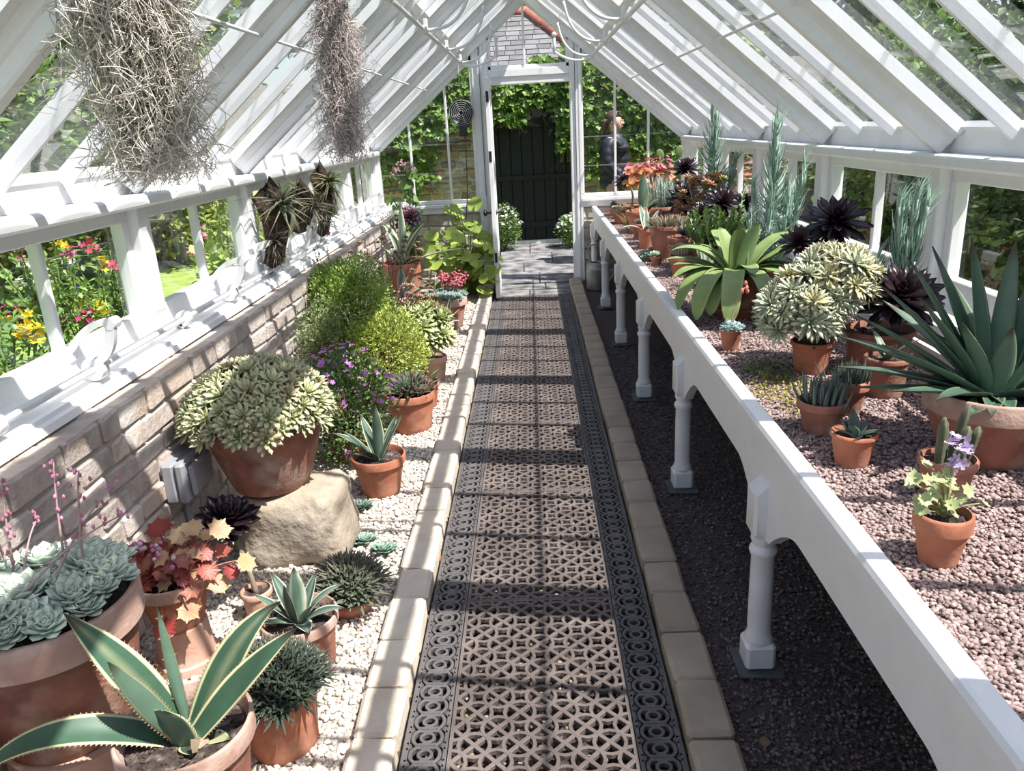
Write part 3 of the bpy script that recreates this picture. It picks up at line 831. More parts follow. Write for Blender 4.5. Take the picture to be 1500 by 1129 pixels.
def stems(m, base, P, r=.003, col=(.16, .12, .06), k=5, sag=.15):
    base = np.asarray(base, float)
    for p in P:
        d = p - base; mid = base + d * .5 + np.array([U(-.1, .1), U(-.1, .1), sag]) * np.linalg.norm(d)
        t = np.linspace(0, 1, 7)[:, None]
        q = (1 - t) ** 2 * base + 2 * t * (1 - t) * mid + t ** 2 * p
        m.tube(q, np.linspace(r, r * .45, 7), k, col)
def bez(*pts, n=12):
    pts = [np.asarray(p, float) for p in pts]; t = np.linspace(0, 1, n)[:, None]
    if len(pts) == 3: return (1 - t) ** 2 * pts[0] + 2 * t * (1 - t) * pts[1] + t ** 2 * pts[2]
    return (1 - t) ** 3 * pts[0] + 3 * t * (1 - t) ** 2 * pts[1] + 3 * t * t * (1 - t) * pts[2] + t ** 3 * pts[3]

def spire(m, sm, path, r0, n, L, col, tip, top=.25, T=T_SLIM, e_lo=5, e_hi=80, dense_top=1.0, w=1.0):
    """upright succulent stem clothed in narrow leaves"""
    path = np.asarray(path, float); sm.tube(path, np.linspace(r0, r0 * .6, len(path)), 8, (.42, .50, .46))
    f = rng.random(n) ** .8; x = f * (len(path) - 1); i0 = np.minimum(x.astype(int), len(path) - 2); fr = (x - i0)[:, None]
    P = path[i0] * (1 - fr) + path[i0 + 1] * fr
    az = rng.uniform(0, 2 * pi, n)
    el = np.radians(e_lo + (e_hi - e_lo) * np.clip((f - (1 - top - .3)) / (top + .3), 0, 1) + rng.normal(0, 9, n))
    D = np.stack([np.cos(el) * np.cos(az), np.cos(el) * np.sin(az), np.sin(el)], 1)
    S = L * np.where(f > 1 - top, .92, 1.0) * rng.uniform(.75, 1.15, n)
    c = np.asarray(col)[None] * rng.uniform(.8, 1.2, (n, 1))
    inst(m, T, dirframe(D), np.stack([S * w, S, S], 1), P, c, np.asarray(tip))
# ------------------------------------------------------------------ plants left of the path
def put(cx, cy, n, r):  # ring of spots
    return [(cx + r * cos(2 * pi * i / n), cy + r * sin(2 * pi * i / n)) for i in range(n)]
def upturned(name, label, loc, rbig, rsmall, h, m):
    t = thing(name, label, 'flower pot', loc)
    b = MB(); k = [(rbig - .012, 0), (rbig, .003), (rbig, h * .2), (rbig - .012, h * .205)]
    for q in np.linspace(0, 1, 5): k.append((rbig - .013 + (rsmall - rbig + .013) * q, h * .21 + (h * .79 - .004) * q))
    b.lathe(k + [(rsmall - .006, h)], 40); b.build('pot', m, t, True, auto=40)
    return t
def offwall(mb, x0, lim=-1.335, ztop=.70):
    for i, v in enumerate(mb.v):
        v = v.copy(); k = (v[:, 0] + x0 < lim) & (v[:, 2] < ztop); v[k, 0] = lim - x0 + (v[k, 0] + x0 - lim) * -.25; mb.v[i] = v
    return mb
G_DK, G_BL, G_LT = (.075, .16, .09), (.13, .23, .19), (.18, .30, .10)

# big pot of blue-green rosettes on an upturned pot
upturned('terracotta_pot', 'upturned terracotta pot under the large pot of blue-green rosettes', (-1.135, 1.50, 0), .175, .155, .25, T_PALE)
t = thing('potted_echeveria', 'large lime-rimmed terracotta pot of pale blue-green rosettes with pink flower stalks', 'potted plant', (-1.145, 1.50, .25))
z = pot(t, .205, .142, .345, T_DARK, .24, .03, rimmat=T_LIME, lip=.016, round_=.06)
spots = [(0, -.155, .055), (.06, -.13, .05), (-.07, -.13, .055), (.13, -.07, .055), (-.14, -.06, .06), (.0, -.06, .075), (.08, -.02, .05), (-.07, .0, .055), (.15, .03, .06), (.10, .07, .075), (.02, .05, .05), (-.04, .10, .06), (.06, .14, .06), (-.13, .07, .06), (-.02, .17, .05), (.13, .13, .045), (-.17, .02, .04), (.17, -.03, .045), (-.1, -.1, .04), (.045, -.185, .042), (.11, -.15, .045), (-.05, -.19, .042), (-.12, -.15, .042), (.165, -.085, .042), (.18, .05, .04)]
for x, y, r in [(a_ * .92, b_ * .92, c_ * .95) for a_, b_, c_ in spots]:
    q = MB(); dk = U(.85, 1.1)
    rosette(q, (x, y, z + .026 + r * .38 + U(0, .022)), (x * 1.6, y * 1.6, 1), r * 1.05, 34, np.array((.60, .70, .58)) * dk, np.array((.44, .58, .50)) * dk, tm_spoon(.34, .11, 6, .18, .66, .35, .6), 82, 4, tip=np.array((.62, .68, .58)) * dk)
    q.build('rosette', SUCC, t)
PK = (.66, .26, .36)
for p in ([(-.06, .02), (-.05, .05, .30), 22], [(.02, .08), (.00, .16, .29), 16], [(.05, -.04), (.15, .14, .24), 18], [(.10, .02), (.12, .06, .31), 12], [(-.02, -.02), (-.04, .12, .17), 7], [(-.10, .06), (-.16, .10, .27), 8], [(.0, -.1), (.20, .06, .20), 7]):
    (x0, y0), e, nf = p; s = MB(); s0 = np.array([x0, y0, z + .06]); e = np.array([e[0], e[1], z + e[2]])
    P = bez(s0, s0 + (e - s0) * .5 + np.array([0, 0, .05]), e, n=14); s.tube(P, np.linspace(.0032, .0016, 14), 6, (.50, .33, .33))
    so = s.build('flower_stalk', STEM, t, label='pink flower stalk')
    fl = MB()
    for k in range(nf):
        c = P[-1 - int(k * .55)] + rng.normal(0, .008, 3); d = rng.normal(0, 1, 3); d[2] = -abs(d[2]) * .4
        fl.lathe([(.0012, .012), (.0042, .007), (.0036, .003), (.001, 0)], 6, c, (np.array(PK) if k % 3 else np.array((.75, .38, .60))) * U(.8, 1.15))
    fl.build('flowers', PETAL, so)

# corner pot
t = thing('terracotta_pot', 'empty terracotta pot of bare soil in the corner nearest the wall', 'flower pot', (-1.235, 1.235, .2))
pot(t, .085, .062, .17, T_OLD, .26, .03)
upturned('terracotta_pot', 'upturned terracotta pot raising the bare pot in the near corner', (-1.235, 1.235, 0), .10, .085, .2, T_OLD)

# hero agave
t = thing('potted_agave', 'cream-edged agave with a long curling leaf in the pot nearest the viewer', 'potted plant', (-.80, 1.36, 0))
z = pot(t, .145, .09, .36, T_OLD, .14, .035, rimmat=T_LIME)
a = MB(); kw = dict(margin=(.74, .70, .42), g=(.05, .115, .07))
FC = (.41, -.69, .60)
agave_leaf(a, (-.02, 0, z - .01), 200, 33, .42, .068, 84, teeth=34, n=22, pw=1.7, fold=.2, face=(.1, -.5, .85), **kw)
agave_leaf(a, (-.01, .01, z), 190, 65, .375, .082, 8, teeth=26, fold=.15, stripe=True, face=FC, **kw)
agave_leaf(a, (.0, -.01, z), 214, 66, .27, .05, -4, teeth=22, fold=.2, face=FC, **kw)
agave_leaf(a, (.0, .015, z), 130, 80, .30, .026, 0, teeth=6, fold=.5, **kw)
agave_leaf(a, (.015, .01, z), 14, 61, .37, .072, 40, teeth=30, pw=3, fold=.15, stripe=True, face=FC, **kw)
agave_leaf(a, (.02, -.01, z), 4, 50, .37, .056, 14, teeth=30, fold=.3, face=FC, **kw)
agave_leaf(a, (0, -.02, z - .01), 255, 76, .125, .105, 0, teeth=12, fold=.12, n=12, blunt=1, th=.06, **kw)
agave_leaf(a, (.01, -.01, z - .01), 300, 22, .075, .05, 10, fold=.2, **kw)
agave_leaf(a, (.03, .0, z - .012), 345, 20, .08, .045, 20, g=(.5, .5, .28), margin=(.75, .7, .45), fold=.2)
a.build('leaves', SUCC, t)
d = MB(); bush(d, (.05, -.07, z + .006), (.03, .03, .004), 7, .035, [(.36, .22, .15), (.45, .33, .25), (.35, .28, .38)], T_LEAFW, .2, 0); d.build('dead_leaves', LEAF, t)

# spiky dark plant beside it
t = thing('potted_haworthia', 'orange pot crowded with dark green spiky rosettes behind the foremost agave', 'potted plant', (-.725, 1.69, 0))
z = pot(t, .112, .088, .20, T_NEW, .16, .02)
a = MB()
for i in range(46):
    r_ = .115 * sqrt((i + .5) / 46); an = i * 2.4
    x, y = r_ * cos(an), r_ * sin(an)
    rosette(a, (x, y, z + .008 + .075 * (1 - (r_ / .115) ** 2)), (x * 9, y * 9, 1), .058, 26, np.array((.05, .10, .055)) * U(.8, 1.2), np.array((.035, .06, .045)) * U(.7, 1.2), T_NARROW, 85, 8, tip=(.10, .11, .085))
for i in range(12):
    an, q = U(1.6, 4.2), U(.08, .16)
    rosette(a, (q * cos(an), q * sin(an), z + .015), (cos(an), sin(an), .8), .055, 22, (.10, .13, .09), (.07, .09, .07), T_NARROW, 85, 0, tip=(.22, .2, .17))
a.build('foliage', GLOSSY, t)

# red-leaved begonia on an upturned pot
upturned('terracotta_pot', 'upturned terracotta pot under the red-leaved begonia', (-1.14, 2.045, 0), .098, .078, .150, T_PALE)
t = thing('potted_begonia', 'terracotta pot of red and orange maple-like leaves with pink flowers', 'potted plant', (-1.14, 2.045, .150))
z = pot(t, .113, .074, .165, T_NEW, .26, .028, rimmat=T_LIME)
RC = [(.44, .085, .07), (.50, .15, .10), (.52, .22, .15), (.52, .19, .15), (.64, .42, .24), (.44, .08, .075), (.58, .30, .22)]
sp = [(-.02, .02, .17, 0, .062), (.05, .0, .15, 4, .05), (.08, .03, .165, 4, .05), (.155, .03, .155, 6, .055), (-.07, .0, .11, 2, .05), (-.09, .03, .09, 3, .05), (.0, -.02, .11, 1, .048), (.03, -.03, .08, 1, .045), (.06, -.02, .105, 3, .045), (.115, .0, .10, 3, .045), (.125, -.02, .05, 1, .05), (.10, -.08, .02, 2, .05), (.155, -.03, -.0, 6, .05), (.24, .0, .06, 4, .048), (.19, .0, .03, 5, .04), (.09, -.11, -.03, 6, .05), (.015, -.125, -.085, 5, .05), (-.11, -.07, -.06, 2, .035), (-.05, -.05, .06, 1, .05), (.05, .06, .13, 0, .05), (-.06, .08, .10, 2, .05), (.14, .05, .07, 1, .045)]
sp += [(U(-.09, .10), U(-.08, .08), U(.03, .12), rng.integers(7), U(.03, .042)) for _ in range(74)]
sp = [(x, y, dz, ci, s * .92) for x, y, dz, ci, s in sp]
sm = MB(); a = MB()
for i, (x, y, dz, ci, s) in enumerate(sp):
    p = np.array([x, y, z + dz]); b0 = np.array([x * .15 + U(-.02, .02), y * .15 + U(-.02, .02), z])
    out = np.array([x, y, 0]) * 1.0
    sm.tube(bez(b0, b0 + (p - b0) * .5 + np.array([0, 0, .05 + .25 * max(0, -dz)]) + out * .3, p), np.linspace(.0035, .002, 12), 5, (.50, .22, .18))
    nrm = np.array([x * 3 + U(-.4, .4), y * 3 - .5, .8 + U(-.3, .3)]); nrm /= np.linalg.norm(nrm)
    D = np.cross(nrm, [U(-1, 1), U(-1, .2), U(-.2, .4)]); D /= np.linalg.norm(D)
    R = np.stack([np.cross(D, nrm), D, nrm], 1)
    c = np.array(RC[ci]); hot = ci in (6, 4)
    inst(a, T_MAPLE, R[None], [s], p[None], (c * U(.85, 1.15))[None], (c * (.75, .55, .6) if not hot else np.array((.66, .48, .28)))[None], 1)
a.build('leaves', LEAF, t); sm.build('stalks', STEM, t)
f = MB()
for cx, cy, cz, n in ((-.06, -.03, .14, 12), (.0, -.04, .125, 16), (-.10, -.02, .09, 14), (.055, -.05, .10, 9), (-.12, .0, .12, 12)):
    for i in range(n):
        p = np.array([cx, cy, z + cz]) + rng.normal(0, .014, 3)
        f.add(IV * U(.005, .009) + p, IF, (.88, .72, .78) if U(0, 1) > .45 else (.74, .28, .45))
f.build('flowers', PETAL, t, label='pink and white flower buds')

# dark tree houseleek in a small pot by the boulder
t = thing('potted_aeonium', 'black-leaved aeonium on a bare stem in a small pot before the boulder', 'potted plant', (-.985, 2.27, 0))
z = pot(t, .053, .040, .11, T_PALE, .2, .015)
s = MB(); P = bez((0, 0, z - .01), (-.02, .01, z + .13), (-.075, .05, z + .25)); s.tube(P, np.linspace(.010, .007, 12), 8, (.30, .24, .19)); s.build('stem', STEM, t)
a = MB(); BLK, BLK2 = (.035, .014, .022), (.016, .010, .014)
rosette(a, P[-1], (.25, -.25, 1), .098, 64, BLK, BLK2, T_AEO, 85, -12); a.build('rosette', GLOSSY, t)

def small_agave(name, label, loc, rt, rb, h, leaves, m=T_NEW, rimmat=None, rim=.2, zoff=.0, **kw):
    t = thing(name, label, 'potted plant', loc); z = pot(t, rt, rb, h, m, rim, .025, rimmat=rimmat)
    a = MB()
    for az, el, L, W, dr in leaves:
        agave_leaf(a, (.012 * cos(rad(az)), .012 * sin(rad(az)), z - .006 + zoff), az, el, L, W, dr, **kw)
    a.build('leaves', SUCC, t); return t, z
V2 = dict(g=(.065, .13, .10), margin=(.70, .68, .55), mw=.78, fold=.35)
t, z = small_agave('potted_agave', 'small white-edged agave in an old pot right of the black aeonium', (-.760, 2.02, 0), .118, .092, .178,
    [(100, 80, .17, .055, 0), (240, 82, .15, .05, 3), (150, 62, .17, .05, 4), (185, 48, .16, .045, 10), (20, 55, .17, .04, 55), (355, 35, .15, .045, 40), (300, 30, .13, .05, 35), (215, 30, .12, .04, 20), (60, 60, .15, .045, 10), (330, 60, .12, .045, 20)], T_OLD, T_LIME, stripe=True, **V2)
a = MB(); agave_leaf(a, (-.07, -.02, z), 150, 60, .06, .02, 5, **V2); agave_leaf(a, (-.07, -.02, z), 30, 55, .05, .018, 5, **V2); agave_leaf(a, (-.07, -.025, z), 250, 45, .05, .018, 10, **V2); a.build('offset', SUCC, t)

t = thing('bowl_of_succulents', 'shallow terracotta bowl of dark spiky rosettes beside the kerb', 'potted plant', (-.682, 2.31, 0))
z = pot(t, .100, .075, .062, T_NEW, .35, .012)
a = MB()
for i in range(34):
    q = .10 * sqrt((i + .5) / 34); an = i * 2.4
    rosette(a, (q * cos(an), q * sin(an), z + .015 + .08 * (1 - (q / .11) ** 2)), (q * cos(an) * 9, q * sin(an) * 9, 1), .075, 24, (.12, .19, .11), (.09, .13, .10), T_NARROW, 85, 5, tip=(.19, .17, .13))
a.build('foliage', SUCC, t)

# boulder
b = MB(); nu, nv = 56, 30; V = []
for i in range(nv):
    ph = -pi / 2 + pi * i / (nv - 1)
    for j in range(nu):
        th = 2 * pi * j / nu; c = np.array([cos(ph) * cos(th), cos(ph) * sin(th), sin(ph)])
        p = np.sign(c) * np.abs(c) ** .42 * np.array((.205, .165, .165))
        q = 1 + .07 * sin(3 * p[0] * 9 + 1) * cos(p[1] * 14) + .05 * sin(p[2] * 22 + p[0] * 17) + .026 * sin(p[0] * 55) * cos(p[2] * 47 + p[1] * 40) + .014 * sin(p[0] * 110 + p[1] * 60) * sin(p[2] * 120) + U(-.012, .012)
        V.append(p * q * (1, 1, 1 - .12 * (p[0] < -.05)))
b.add(V, grid_faces(nv, nu)); o = b.build('boulder', ROCK, label='rough tan boulder carrying the big pot of pale rosettes', cat='rock'); o.location = (-.965, 2.74, .125)

t = thing('potted_aeonium', 'wide old terracotta pot of pale yellow-green rosettes on the boulder', 'potted plant', (-1.045, 2.735, .288))
z = pot(t, .222, .140, .268, T_OLD, .10, .03, lip=.006, round_=.07)
PTS = []; i = 0
a = MB(); n = 104; bush(a, (-.015, .01, z + .02), (.235, .225, .165), 1500, .03, [(.20, .26, .13), (.30, .26, .15), (.16, .22, .12)], T_LEAF, .75, half=True)
for i in range(n):
    zz = 1 - .98 * (i + .5) / n; an = i * 2.39996; q = sqrt(max(0, 1 - zz * zz))
    c = np.array([q * cos(an), q * sin(an), zz]); p = c * np.array((.262, .265, .205)) * U(.95, 1.04) + np.array([-.015, .01, z + .022])
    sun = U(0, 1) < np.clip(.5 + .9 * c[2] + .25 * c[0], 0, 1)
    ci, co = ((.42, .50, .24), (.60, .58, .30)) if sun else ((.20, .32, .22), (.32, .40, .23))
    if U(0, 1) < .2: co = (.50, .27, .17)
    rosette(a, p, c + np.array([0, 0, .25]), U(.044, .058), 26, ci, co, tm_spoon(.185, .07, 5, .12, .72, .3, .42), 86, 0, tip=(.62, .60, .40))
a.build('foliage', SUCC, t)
s = MB(); stems(s, (0, 0, z - .02), [np.array([.16 * cos(k), .16 * sin(k), z + .06]) for k in np.linspace(0, 6, 16)], .007, (.25, .2, .13)); s.build('stems', STEM, t)

# electrical box
t = thing('switch_box', 'grey weatherproof switch box fixed to the brick wall', 'electrical box', (-1.35, 2.60, .40))
b = MB(); b.bbox(0.0, -.105, -.075, .045, .105, .075, .008); b.build('back_box', GREYPL, t, False)
b = MB(); b.bbox(.048, -.108, -.078, .085, .108, .078, .010); o = b.build('cover', GREYPL, t, False); b = MB(); b.bbox(.085, -.085, -.06, .108, .085, .06, .010); b.build('cover_panel', GREYPL, o, False)
b = MB(); b.bbox(.05, -.02, -.095, .075, .02, -.078, .004); b.build('latch', GREYPL, t, False)
b = MB(); b.tube([(.02, 0, -.075), (.02, 0, -.25), (.02, .0, -.40)], .011, 8); b.build('conduit', GREYPL, t)

for x, y, r, l in ((-.80, 3.03, .048, 'dark blue-green rosette growing in gravel by the boulder foot'), (-.722, 2.74, .042, 'pale rosette growing in gravel right of the boulder'), (-.63, 2.66, .045, 'pale rosette in the gravel nearest the kerb')):
    t = thing('ground_succulent', l, 'plant', (x, y, .004)); a = MB()
    for dx, dy, q in ((0, 0, 1), (.03, .02, .6), (-.03, .02, .55)):
        rosette(a, (dx, dy, .008), (dx * 6, dy * 6, 1), r * q, 26, np.array((.30, .42, .33)) * (.6 if y > 3 else 1), np.array((.22, .36, .29)) * (.5 if y > 3 else 1), T_SPOON, 80, 8)
    a.build('rosette', SUCC, t)

# agave in new pot
t, z = small_agave('potted_agave', 'cream-edged agave in a bright orange pot right of the boulder', (-.735, 3.215, 0), .122, .083, .185,
    [(80, 86, .26, .055, -4), (20, 62, .24, .05, 8), (345, 68, .2, .045, 6), (168, 45, .24, .045, 40), (190, 56, .21, .045, 18), (130, 62, .22, .05, 12), (250, 55, .10, .04, 20), (215, 38, .12, .045, 20), (50, 58, .22, .05, 6)], T_NEW, rim=.22, g=(.065, .125, .09), margin=(.72, .68, .48), mw=.8, fold=.3)

# purple-flowered bush
t = thing('potted_flowering_plant', 'bushy plant covered in small purple flowers beside the boulder', 'potted plant', (-.955, 3.62, 0))
z = pot(t, .12, .09, .17, T_DARK, .2, .02)
a = MB(); P = bush(a, (0, -.02, z + .13), (.23, .25, .29), 4200, .022, [(.14, .23, .07), (.20, .31, .09), (.10, .17, .06)], T_LEAF, .35); a.build('foliage', LEAF, t)
s = MB(); stems(s, (0, 0, z), P[::90], .0025); s.build('stems', STEM, t)
f = MB(); d = rand_dirs(150, .2); P = np.array([0, -.02, z + .13]) + d * np.array((.24, .26, .30)) * rng.uniform(.95, 1.1, (150, 1)); P[:, 2] -= np.where(rng.random(150) < .4, rng.uniform(.05, .28, 150), 0)
o_ = np.argsort(P[:, 1] - .6 * P[:, 2]); P = P[o_]; d = d[o_]; each(t, 'flower', PETAL, T_FLOWER, dirframe(np.cross(d + rng.normal(0, .2, d.shape), rng.normal(size=d.shape))), rng.uniform(.013, .019, 150), P, np.array((.52, .16, .56)) * rng.uniform(.8, 1.25, (150, 1)), (.62, .30, .62), 100, 'purple flower')

# orange pot of spiky rosettes and agaves behind
t = thing('potted_haworthia', 'bright orange pot with one large dark spiky rosette among brown ones', 'potted plant', (-.705, 4.0, 0))
z = pot(t, .140, .105, .215, T_NEW, .2, .015)
a = MB(); rosette(a, (.0, -.04, z + .03), (0, -.25, 1), .115, 70, (.10, .17, .10), (.07, .12, .08), T_NARROW, 85, 5, tip=(.18, .2, .14))
for x, y in put(0, .01, 14, .095): rosette(a, (x, y, z + .02), (x * 5, y * 5, 1), .06, 30, (.17, .14, .09), (.14, .10, .08), T_NARROW, 85, 10, tip=(.3, .2, .14))
for x, y in put(0, .02, 9, .05): rosette(a, (x, y + .03, z + .05), (x * 5, y * 5, 1), .06, 30, (.16, .15, .10), (.13, .10, .07), T_NARROW, 85, 10, tip=(.3, .2, .14))
a.build('foliage', SUCC, t)
small_agave('potted_agave', 'yellow-edged agave in an orange pot behind the dark spiky rosette', (-.672, 4.34, 0), .088, .062, .15,
    [(160, 82, .17, .06, 0), (5, 58, .16, .05, 40), (330, 35, .13, .05, 25), (40, 45, .14, .045, 20), (200, 50, .1, .04, 20)], T_NEW, g=(.05, .09, .06), margin=(.62, .58, .30), mw=.8, fold=.3)
t = thing('terracotta_pot', 'bleached terracotta pot of bare soil beside the kerb, mid row', 'flower pot', (-.672, 4.86, 0)); pot(t, .082, .058, .16, T_PALE, .26, .02)

# light green aeonium in a tall pale pot
t = thing('potted_aeonium', 'tall bleached pot overflowing with light green drooping rosettes', 'potted plant', (-.755, 5.12, 0))
z = pot(t, .125, .10, .27, T_PALE, .12, .02); a = MB()
for x, y, dz, R in ((.0, -.10, .06, .115), (.1, .0, .09, .11), (-.10, -.05, .10, .11), (.0, .06, .15, .10), (.12, .08, .10, .10), (.06, -.12, -.02, .10), (-.13, .06, .12, .10), (.13, -.08, .0, .10), (-.02, -.02, .13, .11), (-.12, -.12, .02, .09)):
    rosette(a, (x, y, z + dz), (x * 5, y * 5 - .1, .8), R, 46, (.50, .57, .24), (.38, .45, .17), T_STRAPS, 85, -20, tip=(.58, .60, .34))
a.build('foliage', SUCC, t); s = MB(); stems(s, (0, 0, z), [np.array(q) + (0, 0, z) for q in ((.0, -.08, .05), (.08, .0, .08), (-.08, -.04, .1), (0, .05, .13))], .008, (.3, .25, .16)); s.build('stems', STEM, t)

# two big leafy bushes
t = thing('potted_bush', 'large rounded bush of fresh green leaves in a terracotta pot by the wall', 'potted plant', (-1.12, 4.72, 0))
z = pot(t, .17, .13, .24, T_DARK, .2, .02); a = MB()
P = bush(a, (-.02, -.02, z + .28), (.29, .36, .32), 16500, .018, [(.38, .52, .13), (.46, .58, .17), (.30, .44, .11), (.50, .60, .19)], T_LEAF, .55)
P2 = bush(a, (-.10, -.05, z + .46), (.17, .2, .15), 4500, .017, [(.28, .40, .10), (.34, .45, .12)], T_LEAF, .4, .6)
offwall(a, -1.12, ztop=2).build('foliage', LEAF, t); s = MB(); stems(s, (0, 0, z), P[::150], .004); offwall(s, -1.12, ztop=2).build('stems', STEM, t)
t = thing('potted_bush', 'yellow-green small-leaved bush spilling over a brown pot, next to the path row', 'potted plant', (-.92, 4.42, 0))
z = pot(t, .15, .12, .18, T_DARK, .2, .02); a = MB()
P = bush(a, (.02, 0, z + .15), (.25, .27, .24), 10500, .017, [(.50, .55, .12), (.56, .60, .15), (.42, .50, .10), (.36, .46, .10)], T_LEAF, .55)
a.build('foliage', LEAF, t); s = MB(); stems(s, (0, 0, z), P[::150], .004); s.build('stems', STEM, t)
t = thing('potted_bush', 'loose grey-green bush leaning on the wall, left of the fresh green bush', 'potted plant', (-1.21, 4.22, 0))
z = pot(t, .11, .085, .16, T_DARK, .2, .02); a = MB()
P = bush(a, (-.0, 0, z + .26), (.13, .27, .29), 4200, .016, [(.30, .40, .17), (.38, .44, .22), (.26, .35, .14)], T_LEAF, .25)
offwall(a, -1.21, ztop=2).build('foliage', LEAF, t); s = MB(); stems(s, (0, 0, z), P[::40], .003); offwall(s, -1.21, ztop=2).build('stems', STEM, t)
t = thing('trailing_plant', 'wiry twig plant with grey leaves rising against the window sill', 'plant', (-1.28, 4.75, 0)); s = MB(); a = MB()
for e in ((-.05, .0, 1.02), (.0, .1, .92), (-.02, -.12, .9)):
    P = bez((0, 0, 0), (.03, 0, .5), e, n=20); s.tube(P, np.linspace(.004, .0015, 20), 5, (.14, .11, .09))
    n = 60; q = P[rng.integers(8, 20, n)]; inst(a, T_LEAF, dirframe(rng.normal(size=(n, 3))), rng.uniform(.014, .024, n), q, np.array((.17, .17, .13)) * rng.uniform(.7, 1.2, (n, 1)))
s.build('stems', STEM, t); a.build('foliage', LEAF, t)

# brown spindly aeonium behind
t = thing('potted_aeonium', 'spindly branching plant with small reddish brown rosettes behind the green bush', 'potted plant', (-1.07, 5.45, 0))
z = pot(t, .15, .11, .22, T_DARK, .2, .02); a = MB(); s = MB(); E = []
for i in range(105):
    e = np.array([U(-.26, .34), U(-.3, .3), z + U(.25, .66) - (.3 if i % 3 == 0 else 0)]); E.append(e)
    rosette(a, e, (e[0], e[1], 1.2), U(.020, .034), 16, *(((.42, .33, .18), (.38, .22, .15)) if i % 2 else ((.30, .19, .14), (.22, .13, .11))), T_SPOON, 80, 0)
stems(s, (0, 0, z), E[::2], .004, (.22, .16, .13)); offwall(s, -1.07, ztop=2).build('stems', STEM, t); offwall(a, -1.07, ztop=2).build('foliage', SUCC, t)
t = thing('potted_succulent', 'pot of mottled brown succulents below the brown spindly plant', 'potted plant', (-.86, 5.65, 0)); z = pot(t, .115, .1, .2, T_NEW, .2, .02); a = MB()
for i in range(60): rosette(a, (U(-.18, .14), U(-.2, .14), z + U(.0, .2)), (U(-1, 1), U(-1, .4), 1), U(.03, .045), 16, (.28, .26, .10), (.26, .15, .08), T_SPOON, 80, 0)
a.build('foliage', SUCC, t)
f = MB()
for i in range(60): f.add(IV * U(.008, .014) + np.array([-.16 + U(-.05, .08), U(-.15, .0), z + U(.12, .3)]), IF, np.array((.70, .45, .45)) * U(.8, 1.1))
f.build('flowers', PETAL, t, label='pale pink flowers')

small_agave('potted_agave', 'broad-leaved agave in a stacked pot in front of the big far agave', (-1.05, 6.10, 0), .105, .075, .30,
    [(100, 84, .28, .075, -3), (15, 35, .30, .075, 25), (30, 60, .24, .06, 10), (350, 5, .30, .035, 5), (210, 50, .15, .05, 30)], T_NEW, g=(.10, .18, .15), margin=(.68, .68, .52), mw=.76, fold=.3)
small_agave('potted_agave', 'large arching yellow-edged agave in a big red pot by the far window', (-1.155, 6.78, 0), .17, .13, .47,
    [(125, 74, .56, .07, 95), (160, 52, .22, .05, 25), (215, 45, .18, .05, 35), (70, 82, .54, .08, -5), (40, 60, .46, .085, 25), (355, 20, .60, .06, 22), (330, 40, .22, .05, 50), (250, 65, .18, .06, 10), (225, 55, .22, .05, 60)], T_NEW, g=(.11, .17, .11), margin=(.72, .68, .42), mw=.62, fold=.4, n=18)

# grey succulents with pink stalks
t = thing('potted_echeveria', 'old pot of grey-blue rosettes with coral pink flower heads beside the far kerb', 'potted plant', (-.735, 6.24, 0))
z = pot(t, .178, .125, .26, T_OLD, .25, .015, rimmat=T_LIME); a = MB()
for i in range(46):
    q = .165 * sqrt((i + .5) / 46); an = i * 2.4
    rosette(a, (q * cos(an), q * sin(an), z + .02 + .03 * (1 - q / .17)), (q * cos(an) * 4, q * sin(an) * 4, 1), .042, 20, (.30, .40, .36), (.25, .34, .32), T_SPOON, 80, 5)
a.build('rosettes', SUCC, t); f = MB(); s = MB()
for i in range(26):
    e = np.array([U(-.02, .16), U(-.05, .08), z + U(.10, .2)]); s.tube([(e[0] * .6, e[1] * .6, z + .02), e * .5 + np.array([e[0] * .35, e[1] * .35, z * .5 + .03]), e], .0025, 5, (.6, .3, .3))
    for k in range(5): f.add(IV * .012 + e + rng.normal(0, .014, 3), IF, np.array((.62, .17, .22)) * U(.8, 1.2))
s.tube([(-.09, 0, z), (-.06, -.02, z + .2)], .003, 5, (.7, .6, .5)); s.build('flower_stalks', STEM, t); f.build('flowers', PETAL, t, label='coral pink flowers')
small_agave('potted_agave', 'slim cream-edged agave in a tall pale pot before the grey rosettes', (-.695, 5.70, 0), .078, .062, .19,
    [(150, 78, .22, .035, 15), (40, 70, .22, .05, -5), (10, 45, .17, .035, 5), (0, 20, .12, .05, 30), (185, 40, .2, .03, 5), (300, 30, .12, .04, 25), (110, 82, .14, .04, 0)], T_PALE, g=(.09, .15, .13), margin=(.72, .68, .58), mw=.7, fold=.3)
small_agave('potted_succulent', 'terracotta pot of short brown leaves between the slim agave and the wall', (-.845, 5.88, 0), .085, .065, .18, [(i * 40, 50, .10, .03, 20) for i in range(9)], T_NEW, g=(.10, .06, .05), margin=(.16, .10, .07), fold=.3)

